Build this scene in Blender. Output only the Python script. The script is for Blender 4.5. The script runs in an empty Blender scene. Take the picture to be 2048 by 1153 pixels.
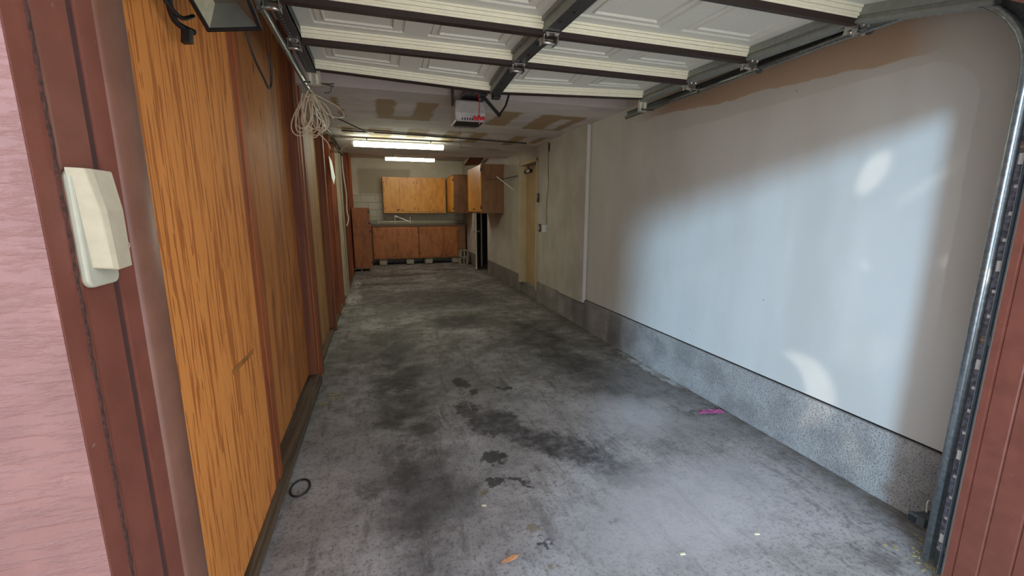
import bpy, bmesh, math, random
from mathutils import Vector, Matrix
random.seed(7)
scene = bpy.context.scene
COL = scene.collection

# ------------------------------------------------------------------ camera
cam_d = bpy.data.cameras.new('camera'); cam = bpy.data.objects.new('camera', cam_d); COL.objects.link(cam)
YAW, PITCH, ROLL, FPX = 0.303331, 0.181579, -0.000305, 844.157
F = Vector((math.sin(YAW)*math.cos(PITCH), math.cos(YAW)*math.cos(PITCH), -math.sin(PITCH)))
Rg = Vector((math.cos(YAW), -math.sin(YAW), 0)); Dn = F.cross(Rg)
R2 = math.cos(ROLL)*Rg + math.sin(ROLL)*Dn; D2 = -math.sin(ROLL)*Rg + math.cos(ROLL)*Dn
cam.matrix_world = Matrix(((R2.x, -D2.x, -F.x, 0), (R2.y, -D2.y, -F.y, 0), (R2.z, -D2.z, -F.z, 1.5), (0, 0, 0, 1)))
cam_d.sensor_width = 36; cam_d.lens = 36*FPX/2048; cam_d.clip_start = .02; cam_d.clip_end = 300
scene.camera = cam

# ------------------------------------------------------------------ world, outside light, exposure
world = bpy.data.worlds.new('sky'); scene.world = world; world.use_nodes = True
bg = world.node_tree.nodes['Background']
bg.inputs[0].default_value = (0.80, 0.88, 1.0, 1); bg.inputs[1].default_value = 1.3
scene.view_settings.view_transform = 'Standard'; scene.view_settings.look = 'None'
scene.view_settings.gamma = 1; scene.view_settings.use_curve_mapping = False
scene.view_settings.exposure = 1.15

def sun(name, d, strength, color, angle):
    l = bpy.data.lights.new(name, 'SUN'); l.energy = strength; l.color = color; l.angle = math.radians(angle)
    o = bpy.data.objects.new(name, l); COL.objects.link(o)
    o.rotation_euler = Vector(d).to_track_quat('-Z', 'Y').to_euler(); o.location = (-3, -4, 4)
# daylight bounced off the bright houses and parked cars across the drive, coming in low through the open door
sun('low_daylight', (0.92, 1.0, -0.245), 1.4, (0.42, 0.70, 1.0), 7.5)
# the real sun, high behind the building: the front wall is in shade, the added unseen drive beyond it is lit and bounces light in
sun('high_sun', (-0.15, -0.62, -1.0), 5.5, (1.0, 0.96, 0.9), .6)

# patterned point lamp painting glint shapes on the right wall, for unseen car windows
def glints(name, loc, shapes, energy, color):
    l = bpy.data.lights.new(name, 'POINT'); l.energy = energy; l.color = color; l.shadow_soft_size = .02; l.use_nodes = True
    o = bpy.data.objects.new(name, l); COL.objects.link(o); o.location = loc
    o.rotation_euler = Matrix(((0, 0, 1), (1, 0, 0), (0, 1, 0))).to_euler()
    t = l.node_tree; N = t.nodes.new; K = t.links.new
    tc = N('ShaderNodeTexCoord'); sp = N('ShaderNodeSeparateXYZ'); K(tc.outputs['Normal'], sp.inputs[0])
    def mth(op, a, b=None):
        m = N('ShaderNodeMath'); m.operation = op
        for i, v in enumerate((a, b)):
            if v is None: continue
            if isinstance(v, (int, float)): m.inputs[i].default_value = v
            else: K(v, m.inputs[i])
        return m.outputs[0]
    D = XWALL-loc[0]; az = mth('ABSOLUTE', sp.outputs[2])
    Y = mth('ADD', mth('MULTIPLY', mth('DIVIDE', sp.outputs[0], az), D), loc[1]); Z = mth('ADD', mth('MULTIPLY', mth('DIVIDE', sp.outputs[1], az), D), loc[2])
    cb = N('ShaderNodeCombineXYZ'); K(Y, cb.inputs[0]); K(Z, cb.inputs[1])
    def ell(cy, cz, ry, rz, rot, inner):
        mp = N('ShaderNodeMapping'); mp.vector_type = 'TEXTURE'; K(cb.outputs[0], mp.inputs[0])
        mp.inputs[1].default_value = (cy, cz, 0); mp.inputs[2].default_value = (0, 0, math.radians(rot)); mp.inputs[3].default_value = (ry, rz, 1)
        ln = N('ShaderNodeVectorMath'); ln.operation = 'LENGTH'; K(mp.outputs[0], ln.inputs[0])
        mr = N('ShaderNodeMapRange'); mr.interpolation_type = 'SMOOTHSTEP'; K(ln.outputs['Value'], mr.inputs[0])
        mr.inputs[1].default_value = 1.0; mr.inputs[2].default_value = inner; mr.inputs[3].default_value = 0; mr.inputs[4].default_value = 1
        return mr.outputs[0]
    tot = None
    for s in shapes:
        m = ell(*s[1]); 
        if len(s) > 2: m = mth('MULTIPLY', m, mth('SUBTRACT', 1.0, ell(*s[2])))
        m = mth('MULTIPLY', m, s[0]); tot = m if tot is None else mth('ADD', tot, m)
    front = mth('GREATER_THAN', sp.outputs[2], 0.0)
    em = t.nodes['Emission']; K(mth('MULTIPLY', tot, front), em.inputs['Strength'])
XWALL = 2.46
glints('painted_glint_lamp', (-2.2, -2.6, 1.1), [
    (1.0, (1.60, 1.69, .075, .15, 28, .55)), (.35, (1.37, 1.61, .20, .035, -40, .2)),
    (1.1, (1.84, .40, .26, .26, 0, .72), (2.02, .30, .24, .30, 20, .9)), (.7, (1.50, .20, .07, .20, -14, .3)),
    (.45, (1.57, 1.21, .035, .04, 0, .3)), (.5, (1.22, 1.27, .05, .05, 0, .3)), (.16, (1.5, .75, .22, .14, -30, .4)), (.10, (2.9, .95, .9, .12, -25, .2)), (.18, (3.2, 1.55, 1.0, .03, 58, .2)), (.10, (3.9, .8, .10, .5, 10, .2)),
    (.12, (1.62, 1.2, .07, .8, 0, .1)), (.10, (2.0, 1.6, .08, .9, 0, .1))], 320, (1.0, .97, .88))

# ------------------------------------------------------------------ helpers
def srgb(r, g, b):
    f = lambda c: (c/255/12.92) if c <= 10 else ((c/255+0.055)/1.055)**2.4
    return (f(r), f(g), f(b), 1)

class NT:
    """small node-graph builder"""
    def __init__(s, name):
        s.m = bpy.data.materials.new(name); s.m.use_nodes = True; s.t = s.m.node_tree
        s.b = s.t.nodes['Principled BSDF']
    def n(s, typ, props=None, **inp):
        nd = s.t.nodes.new(typ)
        for k, v in (props or {}).items(): setattr(nd, k, v)
        for k, v in inp.items():
            k2 = k.replace('_', ' ')
            sock = nd.inputs[int(k[1:])] if (k[0] == 'i' and k[1:].isdigit()) else nd.inputs[k2]
            s.put(sock, v)
        return nd
    def put(s, sock, v):
        if isinstance(v, bpy.types.Node): v = v.outputs[0]
        if isinstance(v, bpy.types.NodeSocket): s.t.links.new(v, sock)
        else: sock.default_value = v
    def pos(s): return s.n('ShaderNodeNewGeometry').outputs['Position']
    def obj(s): return s.n('ShaderNodeTexCoord').outputs['Object']
    def math(s, op, a, b=0.0, c=0.0, clamp=False):
        return s.n('ShaderNodeMath', {'operation': op, 'use_clamp': clamp}, i0=a, i1=b, i2=c).outputs[0]
    def vscale(s, v, sc): return s.n('ShaderNodeVectorMath', {'operation': 'MULTIPLY'}, i0=v, i1=sc).outputs[0]
    def noise(s, v, scale, detail=4, rough=.55, dist=0.0):
        return s.n('ShaderNodeTexNoise', None, Vector=v, Scale=scale, Detail=detail, Roughness=rough, Distortion=dist).outputs[0]
    def ramp(s, f, a, b, smooth=True):
        return s.n('ShaderNodeMapRange', {'interpolation_type': 'SMOOTHSTEP' if smooth else 'LINEAR'}, i0=f, i1=a, i2=b, i3=0.0, i4=1.0).outputs[0]
    def mix(s, f, a, b, mode='MIX'):
        nd = s.t.nodes.new('ShaderNodeMix'); nd.data_type = 'RGBA'; nd.blend_type = mode
        s.put(nd.inputs[0], f); s.put(nd.inputs[6], a); s.put(nd.inputs[7], b); return nd.outputs[2]
    def base(s, c): s.put(s.b.inputs['Base Color'], c)
    def rough(s, v): s.put(s.b.inputs['Roughness'], v)
    def metal(s, v): s.put(s.b.inputs['Metallic'], v)
    def bump(s, h, strength=.3, dist=.01):
        b = s.n('ShaderNodeBump', None, Strength=strength, Distance=dist, Height=h)
        s.t.links.new(b.outputs[0], s.b.inputs['Normal'])
    def sep(s, v): return s.n('ShaderNodeSeparateXYZ', None, i0=v).outputs
    def ell(s, v, cx, cy, rx, ry, rot, inner=.5):
        mp = s.n('ShaderNodeMapping', {'vector_type': 'TEXTURE'}, Vector=v, Location=(cx, cy, 0), Rotation=(0, 0, math.radians(rot)), Scale=(rx, ry, 1))
        l = s.n('ShaderNodeVectorMath', {'operation': 'LENGTH'}, i0=mp).outputs['Value']
        return s.ramp(l, 1.0, inner)
    def box(s, x, y, x0, x1, y0, y1, e=.03):
        a = s.ramp(x, x0-e, x0+e); b = s.ramp(x, x1+e, x1-e); c = s.ramp(y, y0-e, y0+e); d = s.ramp(y, y1+e, y1-e)
        return s.math('MULTIPLY', s.math('MULTIPLY', a, b), s.math('MULTIPLY', c, d))

def plain(name, c, rough=.5, metal=0, var=.12, scale=30, bump=0.0):
    t = NT(name); p = t.obj(); n = t.noise(p, scale, 5, .6)
    dark = tuple(x*(1-var) for x in c[:3])+(1,); lite = tuple(min(1, x*(1+var)) for x in c[:3])+(1,)
    t.base(t.mix(t.ramp(n, .3, .7), dark, lite)); t.rough(rough); t.metal(metal)
    if bump: t.bump(n, bump, .004)
    return t.m

def emit(name, c, s):
    t = NT(name); t.base(c); t.b.inputs['Emission Color'].default_value = c; t.b.inputs['Emission Strength'].default_value = s; return t.m

def wood(name, light, dark, sc=(6, 6, .45), cut=(.5, .62), fine=.35, stain=0.0, rough=.45, world=True, knots=False, seed=0.0):
    t = NT(name); p = t.pos() if world else t.obj()
    p = t.n('ShaderNodeVectorMath', {'operation': 'ADD'}, i0=p, i1=(seed, seed*1.7, seed*.3)).outputs[0]
    v = t.vscale(p, sc); n = t.noise(v, 2.2, 3, .5, 1.2)
    m1 = t.ramp(n, cut[0], cut[1])
    v2 = t.vscale(p, (sc[0]*9, sc[1]*9, sc[2]*3)); n2 = t.noise(v2, 2.5, 4, .6)
    m2 = t.ramp(n2, .42, .72)
    c = t.mix(m1, light, dark)
    c = t.mix(t.math('MULTIPLY', m2, fine), c, dark)
    if knots:
        k = t.noise(t.vscale(p, (9, 9, 2.2)), 1.3, 2, .5)
        c = t.mix(t.math('MULTIPLY', t.ramp(k, .66, .74), .75), c, tuple(x*.22 for x in dark[:3])+(1,))
    if stain:
        s3 = t.noise(p, 1.7, 5, .65)
        c = t.mix(t.math('MULTIPLY', t.ramp(s3, .48, .78), stain), c, tuple(x*.45 for x in dark[:3])+(1,))
    t.base(c); t.rough(rough); t.bump(n2, .15, .003); return t.m

ORIG = {}
class MB:
    def __init__(s): s.v = []; s.f = []
    def box(s, x0, x1, y0, y1, z0, z1):
        i = len(s.v)
        s.v += [(x, y, z) for z in (z0, z1) for y in (y0, y1) for x in (x0, x1)]
        s.f += [tuple(i+k for k in q) for q in ((0, 2, 3, 1), (4, 5, 7, 6), (0, 1, 5, 4), (2, 6, 7, 3), (0, 4, 6, 2), (1, 3, 7, 5))]
        return s
    def quad(s, *p):
        i = len(s.v); s.v += [tuple(q) for q in p]; s.f.append(tuple(range(i, i+len(p)))); return s
    def obox(s, c, ax, ay, az):
        """box by centre and three half-axis vectors"""
        c, ax, ay, az = map(Vector, (c, ax, ay, az)); i = len(s.v)
        s.v += [tuple(c+a*ax+b*ay+d*az) for d in (-1, 1) for b in (-1, 1) for a in (-1, 1)]
        s.f += [tuple(i+k for k in q) for q in ((0, 2, 3, 1), (4, 5, 7, 6), (0, 1, 5, 4), (2, 6, 7, 3), (0, 4, 6, 2), (1, 3, 7, 5))]
        return s
    def prism(s, prof, fn, a, b):
        """closed 2-D profile extruded from parameter a to b; fn(p, t) -> 3-D"""
        i = len(s.v); n = len(prof)
        s.v += [tuple(fn(p, a)) for p in prof]+[tuple(fn(p, b)) for p in prof]
        for k in range(n): s.f.append((i+k, i+(k+1) % n, i+n+(k+1) % n, i+n+k))
        s.f.append(tuple(i+k for k in reversed(range(n)))); s.f.append(tuple(i+n+k for k in range(n))); return s
    def tube(s, pts, r, n=8, cap=True):
        pts = [Vector(p) for p in pts]; i = len(s.v); up = Vector((0, 0, 1)); N = len(pts)
        prev = None
        for k, p in enumerate(pts):
            t = (pts[min(k+1, N-1)]-pts[max(k-1, 0)])
            if t.length < 1e-9: t = Vector((0, 0, 1))
            t.normalize()
            if prev is None:
                a = t.cross(up)
                if a.length < .1: a = t.cross(Vector((1, 0, 0)))
            else: a = prev - t*prev.dot(t)
            a.normalize(); prev = a; b = t.cross(a)
            rr = r[k] if isinstance(r, (list, tuple)) else r
            s.v += [tuple(p+(a*math.cos(2*math.pi*j/n)+b*math.sin(2*math.pi*j/n))*rr) for j in range(n)]
        for k in range(N-1):
            for j in range(n):
                s.f.append((i+k*n+j, i+k*n+(j+1) % n, i+(k+1)*n+(j+1) % n, i+(k+1)*n+j))
        if cap:
            s.f.append(tuple(i+j for j in reversed(range(n)))); s.f.append(tuple(i+(N-1)*n+j for j in range(n)))
        return s
    def sweep(s, frames, prof):
        """frames: list of (origin, u, v); prof closed list of (a, b)"""
        i = len(s.v); n = len(prof)
        for o, u, v in frames: s.v += [tuple(Vector(o)+Vector(u)*a+Vector(v)*b) for a, b in prof]
        for k in range(len(frames)-1):
            for j in range(n): s.f.append((i+k*n+j, i+k*n+(j+1) % n, i+(k+1)*n+(j+1) % n, i+(k+1)*n+j))
        s.f.append(tuple(i+j for j in reversed(range(n)))); s.f.append(tuple(i+(len(frames)-1)*n+j for j in range(n)))
        return s
    def build(s, name, m, parent=None, loc=None, bevel=0, smooth=False, seg=2):
        o0 = ORIG[parent.name] if parent is not None else Vector(loc or (0, 0, 0))
        me = bpy.data.meshes.new(name)
        me.from_pydata([tuple(Vector(p)-o0) for p in s.v], [], s.f)
        bm = bmesh.new(); bm.from_mesh(me); bmesh.ops.recalc_face_normals(bm, faces=bm.faces); bm.to_mesh(me); bm.free()
        me.materials.append(m)
        o = bpy.data.objects.new(name, me); COL.objects.link(o)
        if parent is not None: o.parent = parent
        else: o.location = o0
        ORIG[o.name] = o0
        if smooth:
            for p in me.polygons: p.use_smooth = True
        if bevel:
            b = o.modifiers.new('bevel', 'BEVEL'); b.width = bevel; b.segments = seg; b.limit_method = 'ANGLE'
        return o

def empty(name, loc, label=None, cat=None, group=None, kind=None):
    o = bpy.data.objects.new(name, None); COL.objects.link(o); o.location = loc; ORIG[o.name] = Vector(loc); o.empty_display_size = .05
    if label: o['label'] = label
    if cat: o['category'] = cat
    if group: o['group'] = group
    if kind: o['kind'] = kind
    return o
def tag(o, label, cat, group=None):
    o['label'] = label; o['category'] = cat
    if group: o['group'] = group
    return o
def struct(o, label=None):
    o['kind'] = 'structure'
    if label: o['label'] = label
    return o
def dup(root, delta, label=None):
    """copy a thing with its parts and sub-parts, moved by delta"""
    r = root.copy(); COL.objects.link(r); r.location = Vector(root.location)+Vector(delta); ORIG[r.name] = Vector(r.location)
    if label: r['label'] = label
    for ch in list(root.children):
        c = ch.copy(); COL.objects.link(c); c.parent = r
        for g in ch.children:
            d = g.copy(); COL.objects.link(d); d.parent = c
    return r
def catmull(pts, k=8):
    pts = [Vector(p) for p in pts]; P = [pts[0]]+pts+[pts[-1]]; out = []
    for i in range(1, len(P)-2):
        for j in range(k):
            t = j/k; a, b, c, d = P[i-1], P[i], P[i+1], P[i+2]
            out.append(.5*((2*b)+(-a+c)*t+(2*a-5*b+4*c-d)*t*t+(-a+3*b-3*c+d)*t**3))
    out.append(pts[-1]); return out

# ------------------------------------------------------------------ materials
def floor_material():
    t = NT('stained_concrete'); p = t.pos()
    warp = t.n('ShaderNodeTexNoise', None, Vector=p, Scale=3.2, Detail=6.0, Roughness=.65).outputs[1]
    off = t.n('ShaderNodeVectorMath', {'operation': 'MULTIPLY_ADD'}, i0=warp, i1=(.5, .5, 0), i2=(-.25, -.25, 0)).outputs[0]
    w = t.n('ShaderNodeVectorMath', {'operation': 'ADD'}, i0=p, i1=off).outputs[0]
    fwarp = t.n('ShaderNodeTexNoise', None, Vector=p, Scale=16.0, Detail=6.0, Roughness=.7).outputs[1]
    foff = t.n('ShaderNodeVectorMath', {'operation': 'MULTIPLY_ADD'}, i0=fwarp, i1=(.22, .22, 0), i2=(-.11, -.11, 0)).outputs[0]
    fw = t.n('ShaderNodeVectorMath', {'operation': 'ADD'}, i0=p, i1=foff).outputs[0]
    big = t.noise(p, 1.1, 6, .6); mid = t.noise(p, 6, 8, .7); fine = t.noise(p, 60, 6, .7)
    c = t.mix(t.ramp(big, .35, .68), srgb(146, 142, 140), srgb(184, 181, 180))
    c = t.mix(t.math('MULTIPLY', t.ramp(mid, .42, .66), .5), c, srgb(114, 110, 108))
    c = t.mix(t.math('MULTIPLY', t.ramp(t.noise(p, 11, 6, .75), .56, .72), .4), c, srgb(176, 173, 170))
    c = t.mix(t.math('MULTIPLY', t.ramp(fine, .50, .66), .55), c, srgb(66, 64, 64))
    c = t.mix(t.math('MULTIPLY', t.ramp(t.noise(p, 24, 8, .8), .54, .62), .45), c, srgb(78, 74, 72))
    st = t.noise(t.vscale(p, (5, .8, 1)), 2.4, 7, .72)
    c = t.mix(t.math('MULTIPLY', t.ramp(st, .52, .66), .55), c, srgb(80, 76, 74))
    bl = t.noise(t.vscale(p, (1.6, 1.2, 1)), 2.6, 9, .78)
    c = t.mix(t.math('MULTIPLY', t.ramp(bl, .56, .62), .45), c, srgb(84, 78, 72))
    def add(c, masks, col, k):
        m = masks[0]
        for q in masks[1:]: m = t.math('MAXIMUM', m, q)
        return t.mix(t.math('MULTIPLY', m, k), c, col)
    x0_, y0_, z0_ = t.sep(w)
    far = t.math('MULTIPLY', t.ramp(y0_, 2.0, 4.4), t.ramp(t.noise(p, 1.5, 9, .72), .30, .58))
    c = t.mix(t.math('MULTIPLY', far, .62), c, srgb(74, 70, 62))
    # tyre tracks and broad grime
    patch = t.ramp(t.noise(p, 2.1, 6, .7), .3, .62)
    c = add(c, [t.math('MULTIPLY', t.ell(w, .10, 3.3, .36, 3.2, 1, .3), patch)], srgb(54, 50, 48), .95)
    c = add(c, [t.math('MULTIPLY', t.ell(w, 1.78, 4.3, .42, 2.2, 0, .3), patch), t.ell(w, .98, 5.6, .55, .55, 0, .3), t.ell(w, .85, 7.3, 1.5, 1.3, 0, .3)], srgb(50, 46, 43), .8)
    c = add(c, [t.ell(w, .6, 10.2, 1.3, .32, 8, .3), t.ell(w, 1.6, 10.9, .7, .2, 0, .3), t.ell(w, .1, 9.0, 1.1, .22, -4, .3)], srgb(52, 47, 40), .7)
    c = add(c, [t.ell(w, .2, 2.0, .3, .42, 0, .2)], srgb(66, 62, 62), .6)
    # oil spills
    c = add(c, [t.ell(fw, .72, 2.72, .22, .22, 0, .75), t.ell(fw, 1.02, 2.32, .52, .17, -48, .6), t.ell(fw, 1.3, 1.92, .3, .2, -40, .3),
                t.ell(fw, .56, 2.98, .09, .16, 0, .8)], srgb(46, 44, 46), t.math('MULTIPLY_ADD', t.ramp(t.noise(p, 13, 8, .75), .35, .6), .45, .42))
    c = add(c, [t.ell(fw, .60, 2.3, .09, .07, 0, .8), t.ell(fw, .55, 2.07, .05, .04, 0, .7), t.ell(fw, .68, 2.02, .12, .035, -50, .5), t.ell(fw, .62, 3.5, .07, .14, 20, .8),
                t.ell(fw, .69, 3.27, .05, .05, 0, .8), t.ell(fw, .96, 3.27, .10, .04, -30, .8)], srgb(46, 42, 40), .85)
    c = add(c, [t.ell(fw, 1.03, 1.585, .033, .022, -30, .9), t.ell(fw, .655, 1.56, .035, .03, 30, .6), t.ell(fw, -.3, 1.63, .03, .02, 0, .6)], srgb(46, 38, 44), .9)
    c = add(c, [t.ell(fw, .62, 1.66, .035, .03, 0, .5), t.ell(fw, .63, 1.43, .03, .025, 0, .5), t.ell(fw, .47, 2.0, .03, .03, 0, .5)], srgb(112, 96, 66), .7)
    c = add(c, [t.ell(fw, .17, 3.52, .11, .022, 2, .8)], srgb(34, 34, 34), .9)
    # ring of black rubber left by a bucket
    # pale scrapes and splashed paint
    c = add(c, [t.math('MULTIPLY', t.ell(fw, 2.41, 3.3, .06, .6, 0, .7), t.ramp(mid, .38, .5)), t.math('MULTIPLY', t.ramp(t.noise(p, 14, 6, .7), .46, .56), t.math('MAXIMUM', t.ell(fw, -.48, 7.7, .16, .7, 0, .5), t.ell(fw, -.5, 9.2, .12, .6, 0, .5)))], srgb(215, 214, 212), .8)
    scr = t.noise(t.n('ShaderNodeMapping', None, Vector=p, Rotation=(0, 0, math.radians(24)), Scale=(34, 1.3, 1)), 1.2, 2, .5)
    c = add(c, [t.math('MULTIPLY', t.ramp(scr, .70, .74), t.ell(w, .5, 2.8, .5, 1.2, 0, .5))], srgb(190, 188, 184), .5)
    wide = t.ell(w, 1.45, 1.6, .95, .55, 8, .2)  # broad paler patches in the right foreground
    c = add(c, [wide, t.ell(w, 1.75, 2.5, .5, .5, 0, .1)], srgb(192, 190, 192), .6)
    crumbs = t.n('ShaderNodeTexVoronoi', None, Vector=p, Scale=16.0).outputs[0]
    c = add(c, [t.ramp(crumbs, .05, .03)], srgb(44, 42, 42), .8)
    # browner, patchy tone towards the right-hand curb
    x, y, z = t.sep(p)
    c = add(c, [t.math('MULTIPLY', t.ramp(x, 2.26, 2.44), t.ramp(t.noise(p, 7, 5, .7), .35, .6))], srgb(98, 88, 74), .7)
    # faint control joints
    j = t.math('ABSOLUTE', t.math('SUBTRACT', t.math('ADD', y, t.math('MULTIPLY', mid, .02)), 6.6))
    c = add(c, [t.ramp(j, .014, .006)], srgb(40, 38, 36), .55)
    t.base(c); t.rough(t.n('ShaderNodeMapRange', None, i0=mid, i1=.3, i2=.7, i3=.55, i4=.85)); t.bump(t.math('ADD', fine, mid), .35, .004)
    return t.m

def ceiling_material():
    t = NT('taped_drywall_ceiling'); p = t.pos()
    nz = t.n('ShaderNodeTexNoise', None, Vector=p, Scale=7.0, Detail=5.0, Roughness=.6).outputs[1]
    off = t.n('ShaderNodeVectorMath', {'operation': 'MULTIPLY_ADD'}, i0=nz, i1=(.12, .12, 0), i2=(-.06, -.06, 0)).outputs[0]
    x, y, z = t.sep(t.n('ShaderNodeVectorMath', {'operation': 'ADD'}, i0=p, i1=off).outputs[0])
    big = t.noise(t.vscale(p, (1, 2.2, 1)), 1.3, 6, .6)
    c = t.mix(t.ramp(big, .35, .65), srgb(196, 188, 182), srgb(220, 212, 206))
    tan = srgb(160, 130, 84)
    R = [(.04, .22, 4.3, 5.1), (.40, .62, 4.32, 5.18), (.04, .6, 5.0, 5.18), (1.27, 1.52, 4.43, 5.18), (1.75, 2.28, 4.45, 5.28), (.92, 1.46, 5.69, 6.53),
         (1.88, 2.05, 5.8, 6.63), (2.24, 2.36, 5.8, 6.35), (-.06, .22, 5.75, 6.47), (.43, .69, 5.68, 6.38), (-.38, -.25, 5.77, 6.3), (1.8, 2.02, 7.1, 7.2), (-.36, -.3, 4.35, 4.7), (-.33, -.28, 4.8, 5.18), (1.3, 1.5, 7.0, 7.07)]
    m = None
    for r in R:
        q = t.box(x, y, *r, e=.02); m = q if m is None else t.math('MAXIMUM', m, q)
    for r in [(2.03, 2.16, 4.62, 5.22), (1.12, 1.27, 5.76, 6.5), (.22, .40, 4.2, 4.98)]:
        m = t.math('MULTIPLY', m, t.math('SUBTRACT', 1.0, t.box(x, y, *r, e=.03)))
    c = t.mix(t.math('MULTIPLY', m, .85), c, tan)
    seam = t.ramp(t.math('ABSOLUTE', t.math('SUBTRACT', y, 5.45)), .16, .10)
    c = t.mix(t.math('MULTIPLY', seam, .35), c, srgb(205, 198, 190))
    t.base(c); t.rough(.9); t.bump(t.noise(p, 22, 5, .6), .12, .004); return t.m

def right_wall_material():
    t = NT('right_wall_paint'); p = t.pos(); x, y, z = t.sep(p)
    n = t.noise(p, 3, 5, .6); nb = t.noise(t.vscale(p, (1, 2.2, .7)), 1.0, 4, .5)
    yy = t.math('ADD', y, t.math('MULTIPLY', t.math('SUBTRACT', n, .5), .04)); zz = t.math('ADD', z, t.math('MULTIPLY', t.math('SUBTRACT', n, .5), .05))
    c = t.mix(t.ramp(nb, .35, .65), srgb(196, 192, 184), srgb(206, 203, 196))
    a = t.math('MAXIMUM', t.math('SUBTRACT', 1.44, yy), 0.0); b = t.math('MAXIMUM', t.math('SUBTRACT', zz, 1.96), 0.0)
    shade_sd = t.math('SUBTRACT', t.math('SQRT', t.math('ADD', t.math('MULTIPLY', a, a), t.math('MULTIPLY', b, b))), .21)  # greyer tone outside this rounded corner paints the track's shadow
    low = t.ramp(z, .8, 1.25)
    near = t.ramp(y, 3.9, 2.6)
    c = t.mix(t.math('MULTIPLY', t.math('MULTIPLY', t.ramp(shade_sd, -.004, .004), near), t.math('MULTIPLY_ADD', low, .4, .1)), c, srgb(186, 178, 168))
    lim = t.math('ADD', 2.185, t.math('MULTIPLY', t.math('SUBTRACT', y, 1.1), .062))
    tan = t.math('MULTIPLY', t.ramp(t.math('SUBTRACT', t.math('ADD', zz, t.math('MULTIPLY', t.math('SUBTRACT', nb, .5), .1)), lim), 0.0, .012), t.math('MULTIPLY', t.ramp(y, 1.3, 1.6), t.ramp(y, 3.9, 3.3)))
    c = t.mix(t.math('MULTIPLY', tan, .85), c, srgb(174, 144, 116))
    sp = t.n('ShaderNodeTexVoronoi', None, Vector=t.vscale(p, (1, 1, 1)), Scale=3.6).outputs[0]
    c = t.mix(t.math('MULTIPLY', t.ramp(sp, .022, .012), .8), c, srgb(70, 66, 62))
    t.base(c); t.rough(.7); t.bump(t.noise(p, 45, 4, .6), .06, .003); return t.m

def cream_wall(name, c0, c1):
    t = NT(name); p = t.pos(); n = t.noise(t.vscale(p, (1, 1.5, 1)), 2.2, 6, .6)
    c = t.mix(t.ramp(n, .35, .66), c0, c1)
    c = t.mix(t.math('MULTIPLY', t.ramp(t.noise(p, 9, 5, .7), .6, .75), .3), c, tuple(q*.5 for q in c0[:3])+(1,))
    t.base(c); t.rough(.85); t.bump(t.noise(p, 40, 4, .6), .1, .003); return t.m

def back_wall_material():
    t = NT('back_wall_mud'); p = t.pos(); x, y, z = t.sep(p)
    n = t.noise(p, 5, 4, .6); xx = t.math('ADD', x, t.math('MULTIPLY', n, .12))
    c = t.mix(t.ramp(t.noise(p, 1.6, 5, .6), .35, .65), srgb(196, 190, 166), srgb(208, 203, 182))
    m = t.math('MAXIMUM', t.box(xx, z, -.42, 1.0, 1.95, 2.66, .05), t.box(xx, z, .9, 1.25, 1.9, 2.3, .03))
    c = t.mix(t.math('MULTIPLY', m, .8), c, srgb(160, 152, 128))
    t.base(c); t.rough(.88); t.bump(n, .1, .004); return t.m

def curb_material():
    t = NT('rough_concrete_curb'); p = t.pos()
    v = t.n('ShaderNodeTexVoronoi', None, Vector=p, Scale=95.0).outputs[0]
    f = t.noise(p, 130, 5, .7); m = t.noise(p, 4, 5, .6)
    c = t.mix(t.ramp(m, .35, .65), srgb(138, 134, 130), srgb(166, 162, 156))
    c = t.mix(t.math('MULTIPLY', t.ramp(f, .52, .62), .75), c, srgb(70, 68, 68))
    c = t.mix(t.math('MULTIPLY', t.ramp(f, .42, .32), .5), c, srgb(205, 202, 198))
    x, y, z = t.sep(p)
    dark_spans = t.math('MAXIMUM', t.box(t.math('ADD', y, t.math('MULTIPLY', m, .3)), z, 4.0, 4.3, 0, .37, .05), t.box(t.math('ADD', y, t.math('MULTIPLY', m, .3)), z, 4.75, 5.3, 0, .37, .1))  # two darker stretches of curb
    c = t.mix(t.math('MULTIPLY', dark_spans, .5), c, srgb(84, 80, 82))
    c = t.mix(t.math('MULTIPLY', t.ramp(y, 5.5, 8.0), .55), c, srgb(92, 84, 72))
    t.base(c); t.rough(.95); t.bump(t.math('ADD', f, v), .5, .006); return t.m

def siding_material():
    t = NT('pink_stucco_siding'); p = t.pos()
    g = t.noise(t.vscale(p, (14, 14, 75)), 1.0, 6, .65); h = t.noise(t.vscale(p, (60, 60, 26)), 1.6, 4, .7)
    c = t.mix(t.ramp(t.noise(p, 9, 4, .6), .3, .7), srgb(108, 68, 60), srgb(120, 78, 70))
    c = t.mix(t.math('MULTIPLY', t.ramp(h, .62, .75), .35), c, srgb(138, 98, 96))
    t.base(c); t.rough(.6); t.bump(t.math('ADD', t.ramp(g, .45, .62), t.math('MULTIPLY', h, .5)), .5, .0025); return t.m

def jamb_material(name, c0, c1):
    t = NT(name); p = t.pos()
    n = t.noise(p, 14, 6, .6); f = t.noise(p, 500, 3, .6)
    c = t.mix(t.ramp(n, .3, .7), c0, c1)
    c = t.mix(t.math('MULTIPLY', t.ramp(t.noise(p, 55, 3, .5), .73, .77), .5), c, srgb(140, 112, 104))
    c = t.mix(t.math('MULTIPLY', t.ramp(f, .5, .75), .25), c, srgb(120, 84, 74))
    t.base(c); t.rough(.5); t.bump(n, .08, .003); return t.m

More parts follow.
